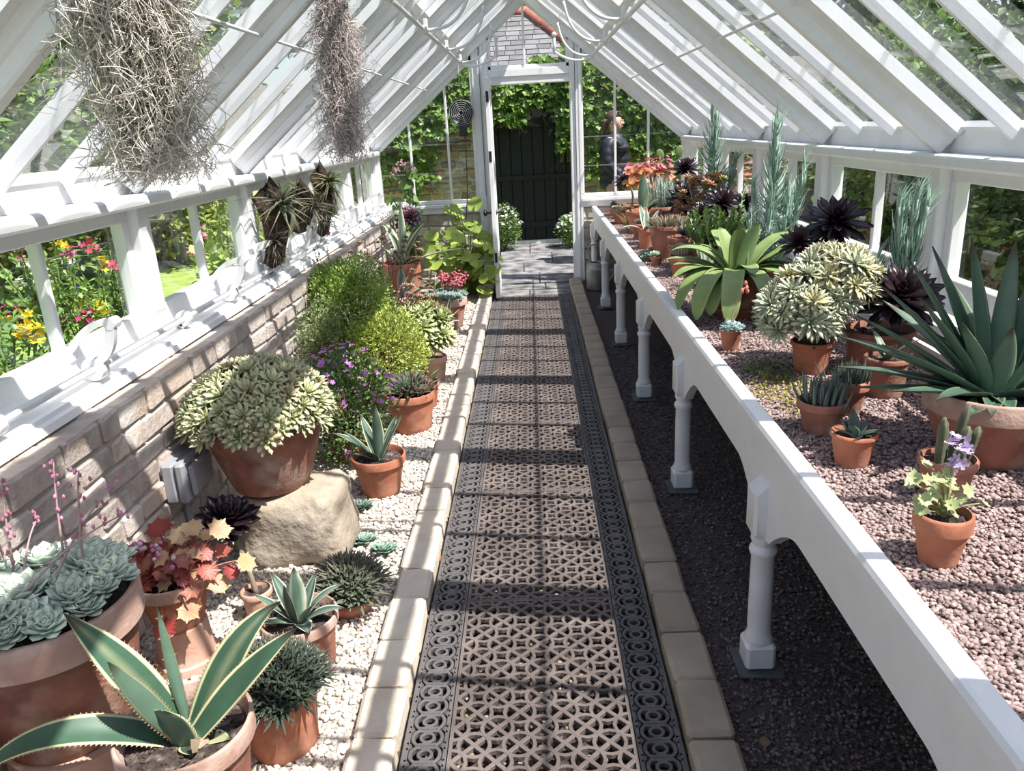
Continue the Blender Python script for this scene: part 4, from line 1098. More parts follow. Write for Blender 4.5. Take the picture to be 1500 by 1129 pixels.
# broad-leaved climber in the far corner
t = thing('broad_leaved_plant', 'lush plant of round lime green leaves against the far stone wall', 'plant', (-.62, 7.42, 0)); s = MB(); a = MB()
cent = [np.array([U(-.36, .26), U(-.30, .15), U(.10, .62)]) for _ in range(74)] + [np.array([U(-.15, .1), U(.0, .15), U(.6, .86)]) for _ in range(12)] + [np.array([.24, -.18, .30]), np.array([.22, -.2, .2]), np.array([.26, -.1, .38])]
for p in cent:
    s.tube(bez((p[0] * .2, .12 + p[1] * .1, 0), (p[0] * .3, .12, p[2] * .9), p), .004, 5, (.20, .26, .07))
nrm = np.array([[U(-.5, .5), U(-.9, -.1), U(.3, 1)] for _ in cent]); nrm /= np.linalg.norm(nrm, axis=1)[:, None]
D = np.cross(nrm, rng.normal(size=nrm.shape)); D /= np.linalg.norm(D, axis=1)[:, None]
inst(a, T_ROUND, np.stack([np.cross(D, nrm), D, nrm], -1), rng.uniform(.05, .085, len(cent)), np.array(cent), np.array((.40, .52, .11)) * rng.uniform(.6, 1.15, (len(cent), 1)), np.array((.38, .48, .10)), 2)
s.build('stalks', STEM, t); a.build('leaves', LEAF, t)
t = thing('tall_pelargonium', 'tall thin plant with pink flowers rising before the far left pane', 'plant', (-1.16, 7.60, 0)); s = MB(); a = MB(); f = MB()
for e in ((-.02, .0, 1.22), (.04, -.05, 1.05), (-.14, -.1, .95), (.0, -.1, .75), (-.16, .0, .82), (-.05, -.12, .6)):
    P = bez((0, 0, 0), (.03, 0, .5), e, n=16); s.tube(P, .006, 6, (.13, .17, .07))
    for k in range(7):
        q = P[8 + k] + rng.normal(0, .03, 3); n_ = np.array([U(-.5, .5), -.7, .6]); n_ /= np.linalg.norm(n_); d = np.cross(n_, rng.normal(size=3)); d /= np.linalg.norm(d)
        inst(a, T_ROUND, np.stack([np.cross(d, n_), d, n_], 1)[None], [U(.04, .075)], q[None], np.array([(.14, .25, .06)]) * U(.6, 1.2))
for c in ((-.05, -.02, 1.25), (.02, -.02, 1.22), (-.1, -.03, 1.2)):
    for k in range(14): f.add(IV * .011 + np.array(c) + rng.normal(0, .02, 3), IF, np.array((.70, .40, .48)) * U(.8, 1.1))
s.build('stems', STEM, t); a.build('leaves', LEAF, t); f.build('flowers', PETAL, t, label='pink flowers')
t = thing('dark_aeonium', 'dark purple and white rosette on a tall stem behind the arching agave', 'plant', (-1.10, 7.25, 0)); s = MB(); a = MB()
s.tube(bez((0, 0, 0), (.03, 0, .4), (-.02, 0, .79)), .009, 8, (.35, .32, .22)); s.build('stem', STEM, t)
rosette(a, (-.02, 0, .80), (.1, -.9, .5), .115, 46, (.30, .03, .06), (.03, .02, .05), T_STRAPS, 80, 0, tip=(.70, .68, .72), tp=6); a.build('rosette', GLOSSY, t)

# fallen leaves in the gap by the kerb
T1 = None
for i in range(7):
    q = MB(); inst(q, T_LEAFW, dirframe(np.array([[U(-1, 1), U(-1, 1), .15]])), [U(.03, .05)], np.zeros((1, 3)), np.array([[(.45, .16, .07), (.40, .26, .14), (.30, .18, .10)][i % 3]]))
    v = q.v[-1]; q.add(v - np.array([0, 0, .0012]), T_LEAFW[1], (.3, .17, .09))
    o = q.build('fallen_leaf', LEAF, label='small dry fallen leaf lying beside the path', cat='leaf', group='dry leaves along the path')
    o.location = ((-.408, 1.50 + .37 * i, -.012) if i < 5 else ((.44 + .06 * i - .2, 1.62 + .4 * (i - 5), .004)))
# ------------------------------------------------------------------ plants on the bench
ZB = .686
# big agave
t = thing('potted_agave', 'huge dark green agave in a wide lime-stained terracotta pot on the bench', 'potted plant', (1.135, 1.875, ZB))
z = pot(t, .158, .104, .185, T_OLD, .30, .02, rimmat=T_LIME, lip=.006, round_=.03)
a = MB(); ga = dict(g=(.055, .115, .078), margin=(.14, .19, .11), mw=.83, fold=.4, th=.12, tm=.35, bw=.7, n=12)
for az, el, L, W, dr in [(178, 18, .37, .050, 14), (172, 27, .38, .05, 10), (186, 10, .34, .045, 6), (165, 35, .36, .055, 6), (200, 14, .30, .05, 8), (192, 30, .34, .055, 4), (215, 20, .25, .055, 25), (228, 5, .18, .055, 10), (240, 12, .16, .05, 30),
                         (160, 48, .36, .06, 6), (178, 55, .30, .06, 3), (150, 60, .38, .06, 4), (130, 66, .38, .06, 3), (200, 62, .22, .06, 3), (110, 76, .38, .055, 2), (60, 80, .37, .055, -2), (30, 72, .36, .06, 4), (10, 58, .34, .06, 6), (350, 45, .3, .06, 10), (20, 40, .32, .06, 10),
                         (300, 25, .18, .055, 55), (285, 35, .15, .05, 50), (320, 30, .24, .055, 30), (340, 20, .3, .05, 20), (255, 15, .13, .05, 30), (90, 45, .35, .06, 8), (70, 30, .36, .06, 15), (120, 35, .36, .055, 12), (145, 22, .36, .05, 14), (45, 50, .34, .06, 8), (250, 70, .2, .055, 0), (310, 65, .25, .055, 5)]:
    agave_leaf(a, (.028 * cos(rad(az)), .028 * sin(rad(az)), z + .01 * (el > 40)), az, el, L, W, dr, **ga)
a.build('leaves', SUCC, t)
# pelargonium
t = thing('potted_pelargonium', 'small red clay pot with a pale frilly-leaved seedling bearing lilac flowers', 'potted plant', (.778, 1.385, ZB))
z = pot(t, .054, .036, .108, T_NEW, .34, .016); s = MB(); a = MB(); f = MB()
for i in range(24):
    p = np.array([U(-.055, .05), U(-.03, .05), z + U(.02, .10)])
    if i == 0: p = np.array([.075, -.0, z + .03])
    s.tube(bez((0, 0, z), (p[0] * .2, p[1] * .2, p[2]), p), .0016, 5, (.35, .38, .16))
    n_ = np.array([U(-.6, .6), U(-.9, .2), .7]); n_ /= np.linalg.norm(n_); d = np.cross(n_, rng.normal(size=3)); d /= np.linalg.norm(d)
    inst(a, T_FRILL, np.stack([np.cross(d, n_), d, n_], 1)[None], [U(.014, .024)], p[None], np.array([(.48, .55, .26)]) * U(.85, 1.15), np.array((.56, .60, .36)))
s.tube([(0, 0, z - .01), (.004, 0, z + .05), (.012, .01, z + .13)], .0028, 6, (.38, .36, .18))
for c in ((.006, .01, .125), (.018, .0, .14), (.012, .02, .158)):
    for k in range(5):
        d = np.array([U(-1, 1), -1, U(-.4, .8)]); inst(f, T_FLOWER, dirframe(np.cross(d, rng.normal(size=3))[None]), [.013], (np.array(c) + (0, 0, z) + rng.normal(0, .008, 3))[None], np.array([(.50, .38, .62)]), np.array((.62, .52, .72)))
s.build('stems', STEM, t); a.build('leaves', LEAF, t); f.build('flowers', PETAL, t, label='lilac flowers')
# stapelia
t = thing('potted_stapelia', 'terracotta pot of upright finger-like dark stems behind the lilac-flowered seedling', 'potted plant', (.925, 1.66, ZB))
z = pot(t, .063, .047, .098, T_OLD, .0 + .22, .014); 
for x, y, h, l in ((-.02, .0, .11, 0), (.012, .02, .13, .03), (.02, -.01, .09, .01), (.045, .01, .08, .02), (-.005, .015, .085, -.005)):
    s = MB(); n = 16; P = np.stack([np.linspace(x, x + l, n), np.full(n, y), np.linspace(z - .008, z + h, n)], 1); k = 16; V = []; 
    for i in range(n):
        q = .0095 * min(1, (n - i) * .3) 
        for j in range(k):
            an = 2 * pi * j / k; rr = q * (1 + .38 * max(0, cos(4 * an)) * (1 if i % 2 else .6)); V.append(P[i] + np.array([rr * cos(an), rr * sin(an), 0]))
    c = np.tile(np.array([(.10, .12, .07)]), (n * k, 1)); c[np.arange(n * k) % 4 == 0] = (.22, .2, .14)
    s.add(V, grid_faces(n, k), c); s.f.append(np.array([list(range(s.n - k, s.n))])); s.build('stem', STEM, t)
# gasteria
t = thing('potted_gasteria', 'small orange pot holding a dark short-leaved plant, nearest the bench edge', 'potted plant', (.790, 1.855, ZB))
z = pot(t, .058, .040, .088, T_NEW, .16, .014, round_=.06); a = MB()
for az, el, L, W, dr in ((95, 78, .075, .032, 0), (200, 35, .075, .026, 10), (150, 55, .06, .03, 5), (330, 30, .075, .03, 15), (20, 45, .06, .03, 10), (260, 25, .06, .03, 15), (240, 60, .05, .03, 0)): agave_leaf(a, (0, 0, z - .004), az, el, L, W, dr, g=(.075, .105, .095), margin=(.12, .15, .14), th=.16, fold=.3)
a.build('leaves', SUCC, t)
# haworthias
for nm, loc, rt, rb, h, m, R in (('round terracotta pot of stiff striped upright leaves near the bench edge', (.792, 2.085, ZB), .069, .048, .092, T_OLD, .055), ('terracotta pot of stiff dark leaves behind the striped one', (.912, 2.20, ZB), .053, .033, .108, T_OLD, .05)):
    t = thing('potted_haworthia', nm, 'potted plant', loc); z = pot(t, rt, rb, h, m, .28, .012, lip=.007); a = MB()
    n = 150; x = rng.normal(0, R * .42, n); y = rng.normal(0, R * .42, n)
    D = np.stack([x * 9 + rng.normal(0, .1, n), y * 9 + rng.normal(0, .1, n), np.full(n, 1.2)], 1)
    st = 'striped upright' in nm
    inst(a, tm_needle(.075, 5, .1, 5, 3), dirframe(D), rng.uniform(.05, .085, n) * (1 if st else .8), np.stack([x, y, np.full(n, z)], 1), np.array((.17, .215, .19) if st else (.08, .115, .085)) * rng.uniform(.7, 1.25, (n, 1)), np.array((.13, .15, .13)))
    a.build('leaves', SUCC, t)
# pale bush aeonium
t = thing('potted_aeonium', 'orange pot with a broad domed shrub of pale cream and grey-green rosettes', 'potted plant', (.945, 2.62, ZB))
z = pot(t, .073, .053, .112, T_NEW, .16, .018); a = MB(); s = MB(); E = []
for i in range(92):
    hi = i % 2; zz = 1 - 1.35 * (i + .5) / 92; an = i * 2.39996; q = sqrt(max(0, 1 - zz * zz)); c = np.array([q * cos(an), q * sin(an), zz])
    p = c * np.array((.125, .13, .125)) * U(.82, 1.1) + (np.array([.07, .03, z + .205]) if hi else np.array([-.055, -.02, z + .125])); E.append(p)
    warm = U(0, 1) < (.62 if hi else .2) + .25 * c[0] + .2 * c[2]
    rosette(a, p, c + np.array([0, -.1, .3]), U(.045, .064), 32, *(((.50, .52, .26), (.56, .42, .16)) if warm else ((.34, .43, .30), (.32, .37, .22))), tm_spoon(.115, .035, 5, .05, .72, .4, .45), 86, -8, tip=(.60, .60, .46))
stems(s, (0, 0, z - .02), E[::3], .005, (.32, .25, .17)); s.tube(bez((.02, 0, z), (.07, -.05, z + .1), (.075, -.04, z + .19)), .003, 5, (.5, .4, .3)); s.build('stems', STEM, t); a.build('rosettes', SUCC, t)
l = MB(); 
for az, el, L in ((200, 40, .09), (100, 60, .06), (330, 45, .1), (150, 55, .06), (250, 30, .07), (20, 60, .07)): agave_leaf(l, (0, -.02, z), az, el, L, .022, 70, g=(.16, .20, .06), margin=(.2, .22, .08), th=.05)
l.build('side_shoots', LEAF, t)
# tall red pot
t = thing('terracotta_pot', 'dark red pot with a small shoot half hidden behind the huge agave', 'potted plant', (1.085, 2.36, ZB)); z = pot(t, .068, .058, .125, T_DARK, .14, .015)
a = MB(); [agave_leaf(a, (0, 0, z), az, 50, .12, .025, 25, g=(.14, .2, .13), margin=(.2, .26, .18)) for az in (100, 190, 260, 330)]; a.build('leaves', SUCC, t)
# black aeonium pots + euphorbias
t = thing('potted_aeonium', 'broad brown clay trough with a black-leaved rosette behind the huge agave', 'potted plant', (1.17, 2.62, ZB)); z = pot(t, .115, .095, .145, T_DARK, .12, .02)
s = MB(); a = MB(); P = bez((.06, .02, z), (.05, 0, z + .06), (.03, -.06, z + .135)); s.tube(P, .011, 8, (.25, .2, .17)); s.build('stem', STEM, t)
rosette(a, P[-1], (-.25, -.6, .8), .125, 52, (.026, .009, .017), BLK2, T_BLK, 84, -15); a.build('rosette', GLOSSY, t); a = MB(); rosette(a, (.13, .0, z + .11), (.3, -.5, .8), .07, 40, (.06, .01, .02), (.03, .008, .014), T_AEO, 84, 0); a.build('rosette', GLOSSY, t)
GE, GT = (.38, .54, .46), (.42, .60, .46)
t = thing('potted_spurge', 'tall bottle-brush blue-green spurge beside the right hand window mullion', 'potted plant', (1.315, 2.80, ZB)); z = pot(t, .05, .042, .12, T_DARK, .2, .02)
s = MB(); a = MB(); [spire(a, s, bez((0, 0, z), (dx * .5, dy * .5, z + .25), (dx, dy - .03, z + h_)), .008, 130, .105, GE, GT, .4, T_SLIM, 40, 80, w=1.7) for dx, dy, h_ in ((-.005, -.02, .455), (-.055, .0, .43), (.03, -.03, .43), (-.03, .03, .40))]
spire(a, s, bez((-.0, 0, z), (-.06, -.0, z + .1), (-.10, .0, z + .25)), .006, 150, .085, GE, GT, .5, T_SLIM, 50, 86, w=1.2)
s.build('stems', STEM, t); a.build('foliage', SUCC, t)
t = thing('potted_aeonium', 'black-leaved aeonium with two rosettes standing before the clear window pane', 'potted plant', (1.16, 3.22, ZB)); z = pot(t, .075, .06, .13, T_DARK, .2, .02)
s = MB(); a = MB(); P = bez((0, 0, z), (.0, 0, z + .2), (.04, -.06, z + .33)); s.tube(P, .01, 8, (.25, .2, .17)); Q = bez((0, 0, z + .05), (-.06, -.02, z + .15), (-.10, -.06, z + .255)); s.tube(Q, .008, 8, (.25, .2, .17)); s.build('stem', STEM, t)
rosette(a, P[-1], (-.1, -.55, .8), .125, 54, (.03, .011, .021), BLK2, T_BLK, 84, -30); a.build('rosette', GLOSSY, t); a = MB(); rosette(a, Q[-1], (-.3, -.5, .8), .078, 52, (.055, .014, .022), BLK, tm_spoon(.13, .05, 5, .1, .7, .3, .5), 80, -20); a.build('rosette', GLOSSY, t)
# small blue echeveria
t = thing('potted_echeveria', 'tiny pot of powder-blue rosette with a coral flower spike at the bench edge', 'potted plant', (.743, 2.93, ZB)); z = pot(t, .044, .031, .085, T_NEW, .18, .01)
a = MB(); 
for x, y, r in ((0, 0, .04), (.028, -.005, .028), (-.02, -.02, .026), (.01, -.03, .025)): rosette(a, (x, y, z + .012), (x * 9, y * 9, 1), r, 28, (.42, .54, .55), (.34, .46, .47), T_SPOON, 80, 0)
a.build('rosette', SUCC, t); s = MB(); f = MB(); P = bez((0, 0, z), (.0, .0, z + .09), (.045, 0, z + .165), n=14); s.tube(P, .0026, 6, (.55, .33, .28)); so = s.build('flower_stalk', STEM, t)
for k in range(7): f.lathe([(.002, .018), (.006, .01), (.006, .004), (.001, 0)], 6, P[-1] + rng.normal(0, .010, 3) + (0, 0, -.01), (.68, .24, .17))
f.build('flowers', PETAL, so)
# moss mats
for x, y, r, c, l, kk in ((.80, 2.62, .07, (.20, .24, .07), 'flat dark green mat of moss on the bench gravel beside the pale shrub', 500), (.79, 2.42, .09, (.42, .38, .08), 'straggling yellow stonecrop creeping over the bench gravel', 420), (.985, 2.42, .05, (.50, .20, .10), 'red and orange stonecrop between two pots on the bench', 260), (.80, 2.22, .06, (.44, .36, .09), 'thin golden stonecrop sprigs beside the striped-leaf pot', 160)):
    m_ = MB(); n = kk; q = r * np.sqrt(rng.random(n)); an = rng.uniform(0, 2 * pi, n); p = np.stack([q * np.cos(an) * 1.2, q * np.sin(an) * 1.6, rng.uniform(0, .012, n)], 1)
    inst(m_, T_LEAF, dirframe(rng.normal(size=(n, 3)) + (0, 0, .8)), rng.uniform(.007, .014, n), p, np.array(c) * rng.uniform(.7, 1.3, (n, 1)))
    o = m_.build('stonecrop_mat', LEAF, label=l, cat='plant'); o.location = (x, y, ZB + .002)
# strap-leaved plant in saucer
t = thing('potted_strap_plant', 'large pot of broad glossy strap leaves standing in a red saucer', 'potted plant', (.905, 3.50, ZB))
b = MB(); b.lathe([(.10, 0), (.108, .003), (.122, .035), (.125, .038), (.120, .04), (.116, .036), (.104, .008), (.0, .008)], 44, cap=False); b.build('saucer', T_NEW, t)
b = MB(); b.lathe([(.085, .009), (.087, .012), (.118, .135), (.123, .137), (.124, .175), (.122, .18), (.112, .18), (.110, .15), (.106, .10)], 44); b.build('pot', T_DARK, t, True, auto=40)
b = MB(); b.lathe([(0, .158), (.06, .16), (.109, .156)], 30, cap=False); b.build('soil', SOIL, t)
a = MB(); ks = dict(g=(.20, .28, .095), margin=(.26, .34, .13), mw=.83, th=.05, tm=.55, fold=.22, n=16)
for az, el, L, W, dr, bl in [(178, 35, .27, .08, 45, 1), (195, 40, .30, .085, 80, 1), (165, 62, .32, .09, 88, 1), (228, 52, .43, .085, 142, 1), (252, 54, .45, .09, 146, 1), (208, 54, .40, .085, 140, 1), (290, 66, .24, .085, 140, 1), (312, 58, .40, .085, 160, 1), (275, 62, .22, .075, 110, 1), (333, 60, .36, .085, 130, 1), (335, 52, .36, .08, 80, 1), (5, 45, .42, .085, 62, 1), (350, 48, .42, .08, 60, 1), (20, 60, .34, .09, 60, 1), (100, 62, .32, .09, 60, 1), (140, 52, .33, .09, 70, 1), (60, 60, .33, .09, 60, 1), (260, 86, .24, .085, 8, 1), (300, 78, .27, .095, 12, 1), (180, 75, .22, .075, 60, 1), (120, 80, .24, .08, 30, 1), (235, 50, .36, .085, 140, 1), (190, 25, .28, .08, 45, 1), (155, 35, .32, .08, 50, 1), (282, 50, .40, .08, 140, 1), (312, 50, .44, .085, 142, 1)]:
    agave_leaf(a, (.03 * cos(rad(az)), .03 * sin(rad(az)), .158), az, el, L, W, dr, blunt=bl, pw=.85 if dr > 120 else 1.3, **ks)
a.build('leaves', SUCC, t)
# second row
t = thing('potted_cactus', 'round ribbed brown cactus in a red clay pot left of the strap-leaved plant', 'potted plant', (.828, 4.46, ZB)); z = pot(t, .060, .043, .118, T_NEW, .26, .012)
b = MB(); k = 48; V = []; 
for i in range(14):
    ph = -pi / 2.4 + (pi / 2.4 + pi / 2) * i / 13
    for j in range(k):
        q = .047 * (1 + .10 * cos(j * 2 * pi * 16 / 48)) * max(cos(ph), .02); V.append((q * cos(2 * pi * j / k), q * sin(2 * pi * j / k), z + .036 + .045 * sin(ph)))
c = np.tile(np.array([(.15, .12, .08)]), (14 * k, 1)); c[np.arange(14 * k) % 3 == 0] = (.34, .28, .2)
b.add(V, grid_faces(14, k), c); b.f.append(np.array([list(range(b.n - k, b.n))])); b.build('cactus_body', SUCC, t)
t = thing('potted_succulent', 'old terracotta pot with raised scroll ornament and a dark spiky plant', 'potted plant', (.90, 4.76, ZB)); z = pot(t, .098, .066, .18, T_OLD, .18, .015, lip=.004, round_=.05)
o = MB()
for a0 in (215, 245, 275, 305):
    for sg in (-1, 1):
        P = []
        for q in np.linspace(0, 1, 26):
            th = q * 2.6 * pi; rr = .024 * (1 - q * .8); an = rad(a0) + sg * (.12 + (rr * cos(th)) / .09 * 1.0 - .2 * (q < 0)); zz = .115 + rr * sin(th); R = .066 + (.098 - .066) * zz / .15 * .98 + .004
            P.append((R * cos(an), R * sin(an), zz))
        o.tube(P, np.linspace(.006, .0035, 26), 6)
o.build('scroll_ornament', T_LIME, t); a = MB(); rosette(a, (.02, 0, z + .02), (.2, -.2, 1), .10, 44, (.06, .09, .06), (.05, .07, .055), T_NARROW, 82, 5); a.build('leaves', SUCC, t)
t = thing('potted_echeveria', 'tiny red pot with a pale rosette at the bench edge, beside loose rosettes', 'potted plant', (.757, 4.86, ZB)); z = pot(t, .040, .026, .052, T_NEW, .35, .008); a = MB(); rosette(a, (-.01, 0, z + .012), (0, -.3, 1), .038, 26, (.42, .5, .40), (.34, .44, .34), T_SPOON, 80, 0); a.build('rosette', SUCC, t)
t = thing('ground_succulent', 'cluster of grey-green rosettes sprouting from the bench gravel behind the tiny red pot', 'plant', (.745, 5.05, ZB)); a = MB()
for i in range(11): rosette(a, (U(-.06, .05), U(-.07, .07), U(.015, .04)), (U(-.5, .5), -.4, 1), U(.032, .048), 22, (.30, .38, .28), (.24, .31, .23), T_SPOON, 80, 0)
a.build('rosettes', SUCC, t); s = MB(); f = MB()
for e in ((.02, .02, .22), (.06, .0, .2)): s.tube(bez((.02, 0, .02), (.05, 0, .1), e), .003, 5, (.6, .36, .3))
s.build('flower_stalks', STEM, t)
t = thing('potted_aloe', 'large lime-stained terracotta pot packed with small pale-toothed aloe leaves', 'potted plant', (.855, 5.06, ZB)); z = pot(t, .118, .082, .215, T_OLD, .14, .012, lip=.006); a = MB()
n = 190; q = .10 * np.sqrt(rng.random(n)); an = rng.uniform(0, 6.3, n); D = np.stack([q * np.cos(an) * 9 + rng.normal(0, .4, n), q * np.sin(an) * 9 + rng.normal(0, .4, n), np.full(n, 1.0)], 1)
inst(a, tm_needle(.09, 5, .12, 5, 2), dirframe(D), rng.uniform(.05, .085, n), np.stack([q * np.cos(an), q * np.sin(an), np.full(n, z)], 1), np.array((.20, .22, .14)) * rng.uniform(.6, 1.3, (n, 1)), np.array((.42, .32, .24)))
a.build('leaves', SUCC, t)
small_agave('potted_agave', 'white-edged agave in a narrow clay pot at the bench edge, before the wide orange pot', (.790, 5.50, ZB), .066, .05, .145, [(120, 68, .20, .055, -5), (90, 72, .17, .045, 5), (185, 35, .19, .04, 75), (40, 55, .19, .04, 10), (10, 40, .16, .04, 20), (260, 40, .1, .04, 20)], T_NEW, g=(.14, .24, .19), margin=(.74, .73, .62), mw=.6, fold=.35)
t = thing('potted_succulent', 'slim dark clay pot with short brown leaves, left of the white-edged agave', 'potted plant', (.795, 5.95, ZB)); z = pot(t, .052, .038, .12, T_DARK, .2, .012); a = MB(); rosette(a, (0, 0, z + .01), (0, 0, 1), .055, 40, (.2, .15, .1), (.17, .12, .09), T_NARROW, 80, 5); a.build('leaves', SUCC, t)
t, z = small_agave('potted_agave', 'wide bright orange pot with one upright dark agave leaf and a red bud', (.885, 6.33, ZB), .145, .108, .175, [(90, 84, .33, .085, -2), (330, 50, .16, .06, 40), (20, 55, .18, .05, 50)], T_NEW, g=(.05, .10, .05), margin=(.45, .48, .28), mw=.85, fold=.5)
f = MB(); f.lathe([(.012, 0), (.03, .015), (.032, .03), (.014, .05)], 12, (.0, -.06, z)); f.build('bud', T_NEW, t)
t = thing('wispy_plant', 'dry yellow grassy tuft in the gravel left of the wide orange pot', 'plant', (.80, 6.55, ZB)); a = MB(); n = 60; inst(a, T_AIR, dirframe(rng.normal(0, .5, (n, 3)) + (0, 0, 1)), rng.uniform(.08, .16, n), rng.normal(0, .02, (n, 3)) * (1, 1, 0) + (0, 0, .03), np.array((.5, .38, .14)) * rng.uniform(.7, 1.2, (n, 1))); a.build('blades', LEAF, t)
t = thing('potted_sedum', 'clay bowl of pale mounded stonecrop near the far end of the bench', 'potted plant', (.800, 6.98, ZB)); z = pot(t, .10, .078, .10, T_NEW, .2, .005); a = MB()
for i in range(30): rosette(a, (U(-.08, .08), U(-.08, .08), z + U(.0, .03)), (U(-.5, .5), -.3, 1), .035, 18, (.48, .42, .26), (.45, .32, .2), T_SPOON, 80, 0)
a.build('foliage', SUCC, t)
t = thing('potted_succulent', 'small clay pot with a dark tuft at the far end corner of the bench', 'potted plant', (.775, 7.55, ZB)); z = pot(t, .052, .038, .075, T_NEW, .25, .008); a = MB(); n = 50; inst(a, tm_needle(.09, 4, .1, 5, 2), dirframe(rng.normal(0, .35, (n, 3)) + (0, 0, 1)), rng.uniform(.05, .085, n), rng.normal(0, .018, (n, 3)) * (1, 1, 0) + (0, 0, z), np.array((.06, .10, .07)) * rng.uniform(.7, 1.3, (n, 1))); a.build('leaves', SUCC, t)
# begonia on stacked pots
upturned('terracotta_pot', 'tall upturned clay pot under the fiery orange begonia', (1.075, 7.33, ZB), .085, .07, .16, T_NEW)
t = thing('potted_begonia', 'raised clay pot of fiery orange and pink leaves before the far gable window', 'potted plant', (1.075, 7.33, ZB + .16)); z = pot(t, .072, .05, .17, T_NEW, .2, .02)
OC = [(.68, .25, .07), (.72, .34, .10), (.66, .20, .10), (.70, .42, .14), (.66, .22, .20), (.55, .42, .08)]; a = MB(); s = MB(); f = MB()
for i in range(110):
    p = np.array([U(-.20, .19), U(-.16, .16), z + U(-.04, .15)]); 
    if np.hypot(p[0], p[1]) < .07 and p[2] < z + .02: p[2] += .08
    if i < 6: p = np.array([U(-.24, -.15), -.05, z + U(-.02, .04)])
    s.tube(bez((0, 0, z), p * (.4, .4, 1) + (0, 0, .03), p), .002, 4, (.5, .2, .12))
    n_ = np.array([p[0] * 3 + U(-.5, .5), -.7 + U(-.4, .4), .7]); n_ /= np.linalg.norm(n_); d = np.cross(n_, rng.normal(size=3)); d /= np.linalg.norm(d)
    c = np.array(OC[rng.integers(5)] if p[2] < z + .12 else (.70, .27, .27)); inst(a, T_MAPLE, np.stack([np.cross(d, n_), d, n_], 1)[None], [U(.034, .052)], p[None], c[None] * U(.8, 1.1), c * (1, .8, .8))
for i in range(50): f.add(IV * U(.006, .011) + np.array([U(-.06, .1), U(-.06, .06), z + U(.14, .22)]), IF, (.72, .28, .30))
for i in range(14): f.add(IV * U(.008, .014) + np.array([.17 + U(-.02, .02), 0, z + .19 + U(-.025, .03)]), IF, (.68, .24, .32))
s.build('stalks', STEM, t); a.build('leaves', LEAF, t); f.build('flowers', PETAL, t, label='pink flowers')
# stem aeonium at the gable
t = thing('potted_aeonium', 'dark rosette on a curved pale stem in front of the gable window near the door', 'potted plant', (.935, 7.62, ZB)); z = pot(t, .085, .065, .10, T_NEW, .2, .01); s = MB(); a = MB()
P = bez((0.02, 0, z), (.04, -.05, z + .14), (-.055, -.06, z + .235)); s.tube(P, np.linspace(.012, .008, 12), 8, (.42, .36, .28)); s.build('stem', STEM, t); rosette(a, P[-1], (-.2, -.4, 1), .11, 60, (.06, .03, .07), (.03, .02, .04), tm_spoon(.11, .05, 5, .1, .7, .3, .5), 84, -25); a.build('rosette', GLOSSY, t)
# trough of silver-green senecio, dark aeoniums
t = thing('potted_senecio', 'broad brown pot of upright silver-green finger stems', 'potted plant', (1.09, 6.72, ZB)); z = pot(t, .15, .12, .16, T_DARK, .18, .015, rimmat=T_OLD); a = MB(); s = MB()
for i in range(46):
    x, y = U(-.10, .12), U(-.09, .09); h = U(.14, .27)
    spire(a, s, [(x, y, z), (x * 1.15, y * 1.1, z + h * .6), (x * 1.3, y * 1.2, z + h)], .005, 26, .045, (.34, .47, .37), (.42, .55, .43), .4, tm_needle(.08, 3, .1), 45, 85)
s.build('stems', STEM, t); a.build('foliage', SUCC, t)
def black_aeo(label, loc, heads, rt=.08, h=.14):
    t = thing('potted_aeonium', label, 'potted plant', loc); z = pot(t, rt, rt * .75, h, T_DARK, .2, .02); s = MB(); a = MB()
    for x, y, dz, R, ax in heads:
        P = bez((0, 0, z), (x * .3, y * .3, z + dz * .6), (x, y, z + dz)); s.tube(P, .009, 7, (.25, .2, .17)); a = MB(); rosette(a, P[-1], ax, R, 48, (.03, .011, .021), BLK2, T_BLK, 84, -25); a.build('rosette', GLOSSY, t)
    s.build('stems', STEM, t)
black_aeo('black-leaved aeonium with a high and a low rosette behind the silver-green stems', (1.17, 6.10, ZB), [(.0, .05, .36, .12, (0, -.4, 1)), (-.06, -.22, .16, .125, (-.2, -.7, .6)), (.1, .1, .24, .09, (.3, -.4, 1))], .10, .15)
black_aeo('black-leaved aeonium rising above the glossy green bush', (1.19, 5.05, ZB), [(.0, -.05, .21, .115, (0, -.6, .8)), (.14, .0, .19, .10, (.4, -.4, .8)), (-.12, .05, .14, .09, (-.4, -.4, 1))], .09, .15)
t = thing('potted_succulent', 'twiggy plant with bronze and orange rosettes between the black aeoniums', 'potted plant', (1.17, 5.62, ZB)); z = pot(t, .09, .07, .15, T_DARK, .2, .02); a = MB(); s = MB(); E = []
for i in range(60):
    e = np.array([U(-.15, .15), U(-.15, .12), z + U(.08, .34)]); E.append(e); rosette(a, e, (e[0], -.3, 1), U(.028, .042), 16, *(((.50, .28, .14), (.45, .22, .12)) if i % 4 else ((.38, .40, .14), (.3, .32, .12))), T_SPOON, 80, 0)
stems(s, (0, 0, z), E[::2], .004, (.25, .18, .12)); s.build('stems', STEM, t); a.build('rosettes', SUCC, t)
f = MB()
for i in range(24): f.add(IV * .011 + np.array([.13 + U(-.02, .02), -.05, z + .33 + U(-.03, .03)]), IF, (.75, .32, .05))
f.build('flowers', PETAL, t, label='orange flowers')
t = thing('potted_bush', 'glossy bright green bushy succulent with upright shoots behind the strap-leaved plant', 'potted plant', (1.06, 4.52, ZB)); z = pot(t, .10, .08, .15, T_DARK, .2, .02); a = MB(); s = MB()
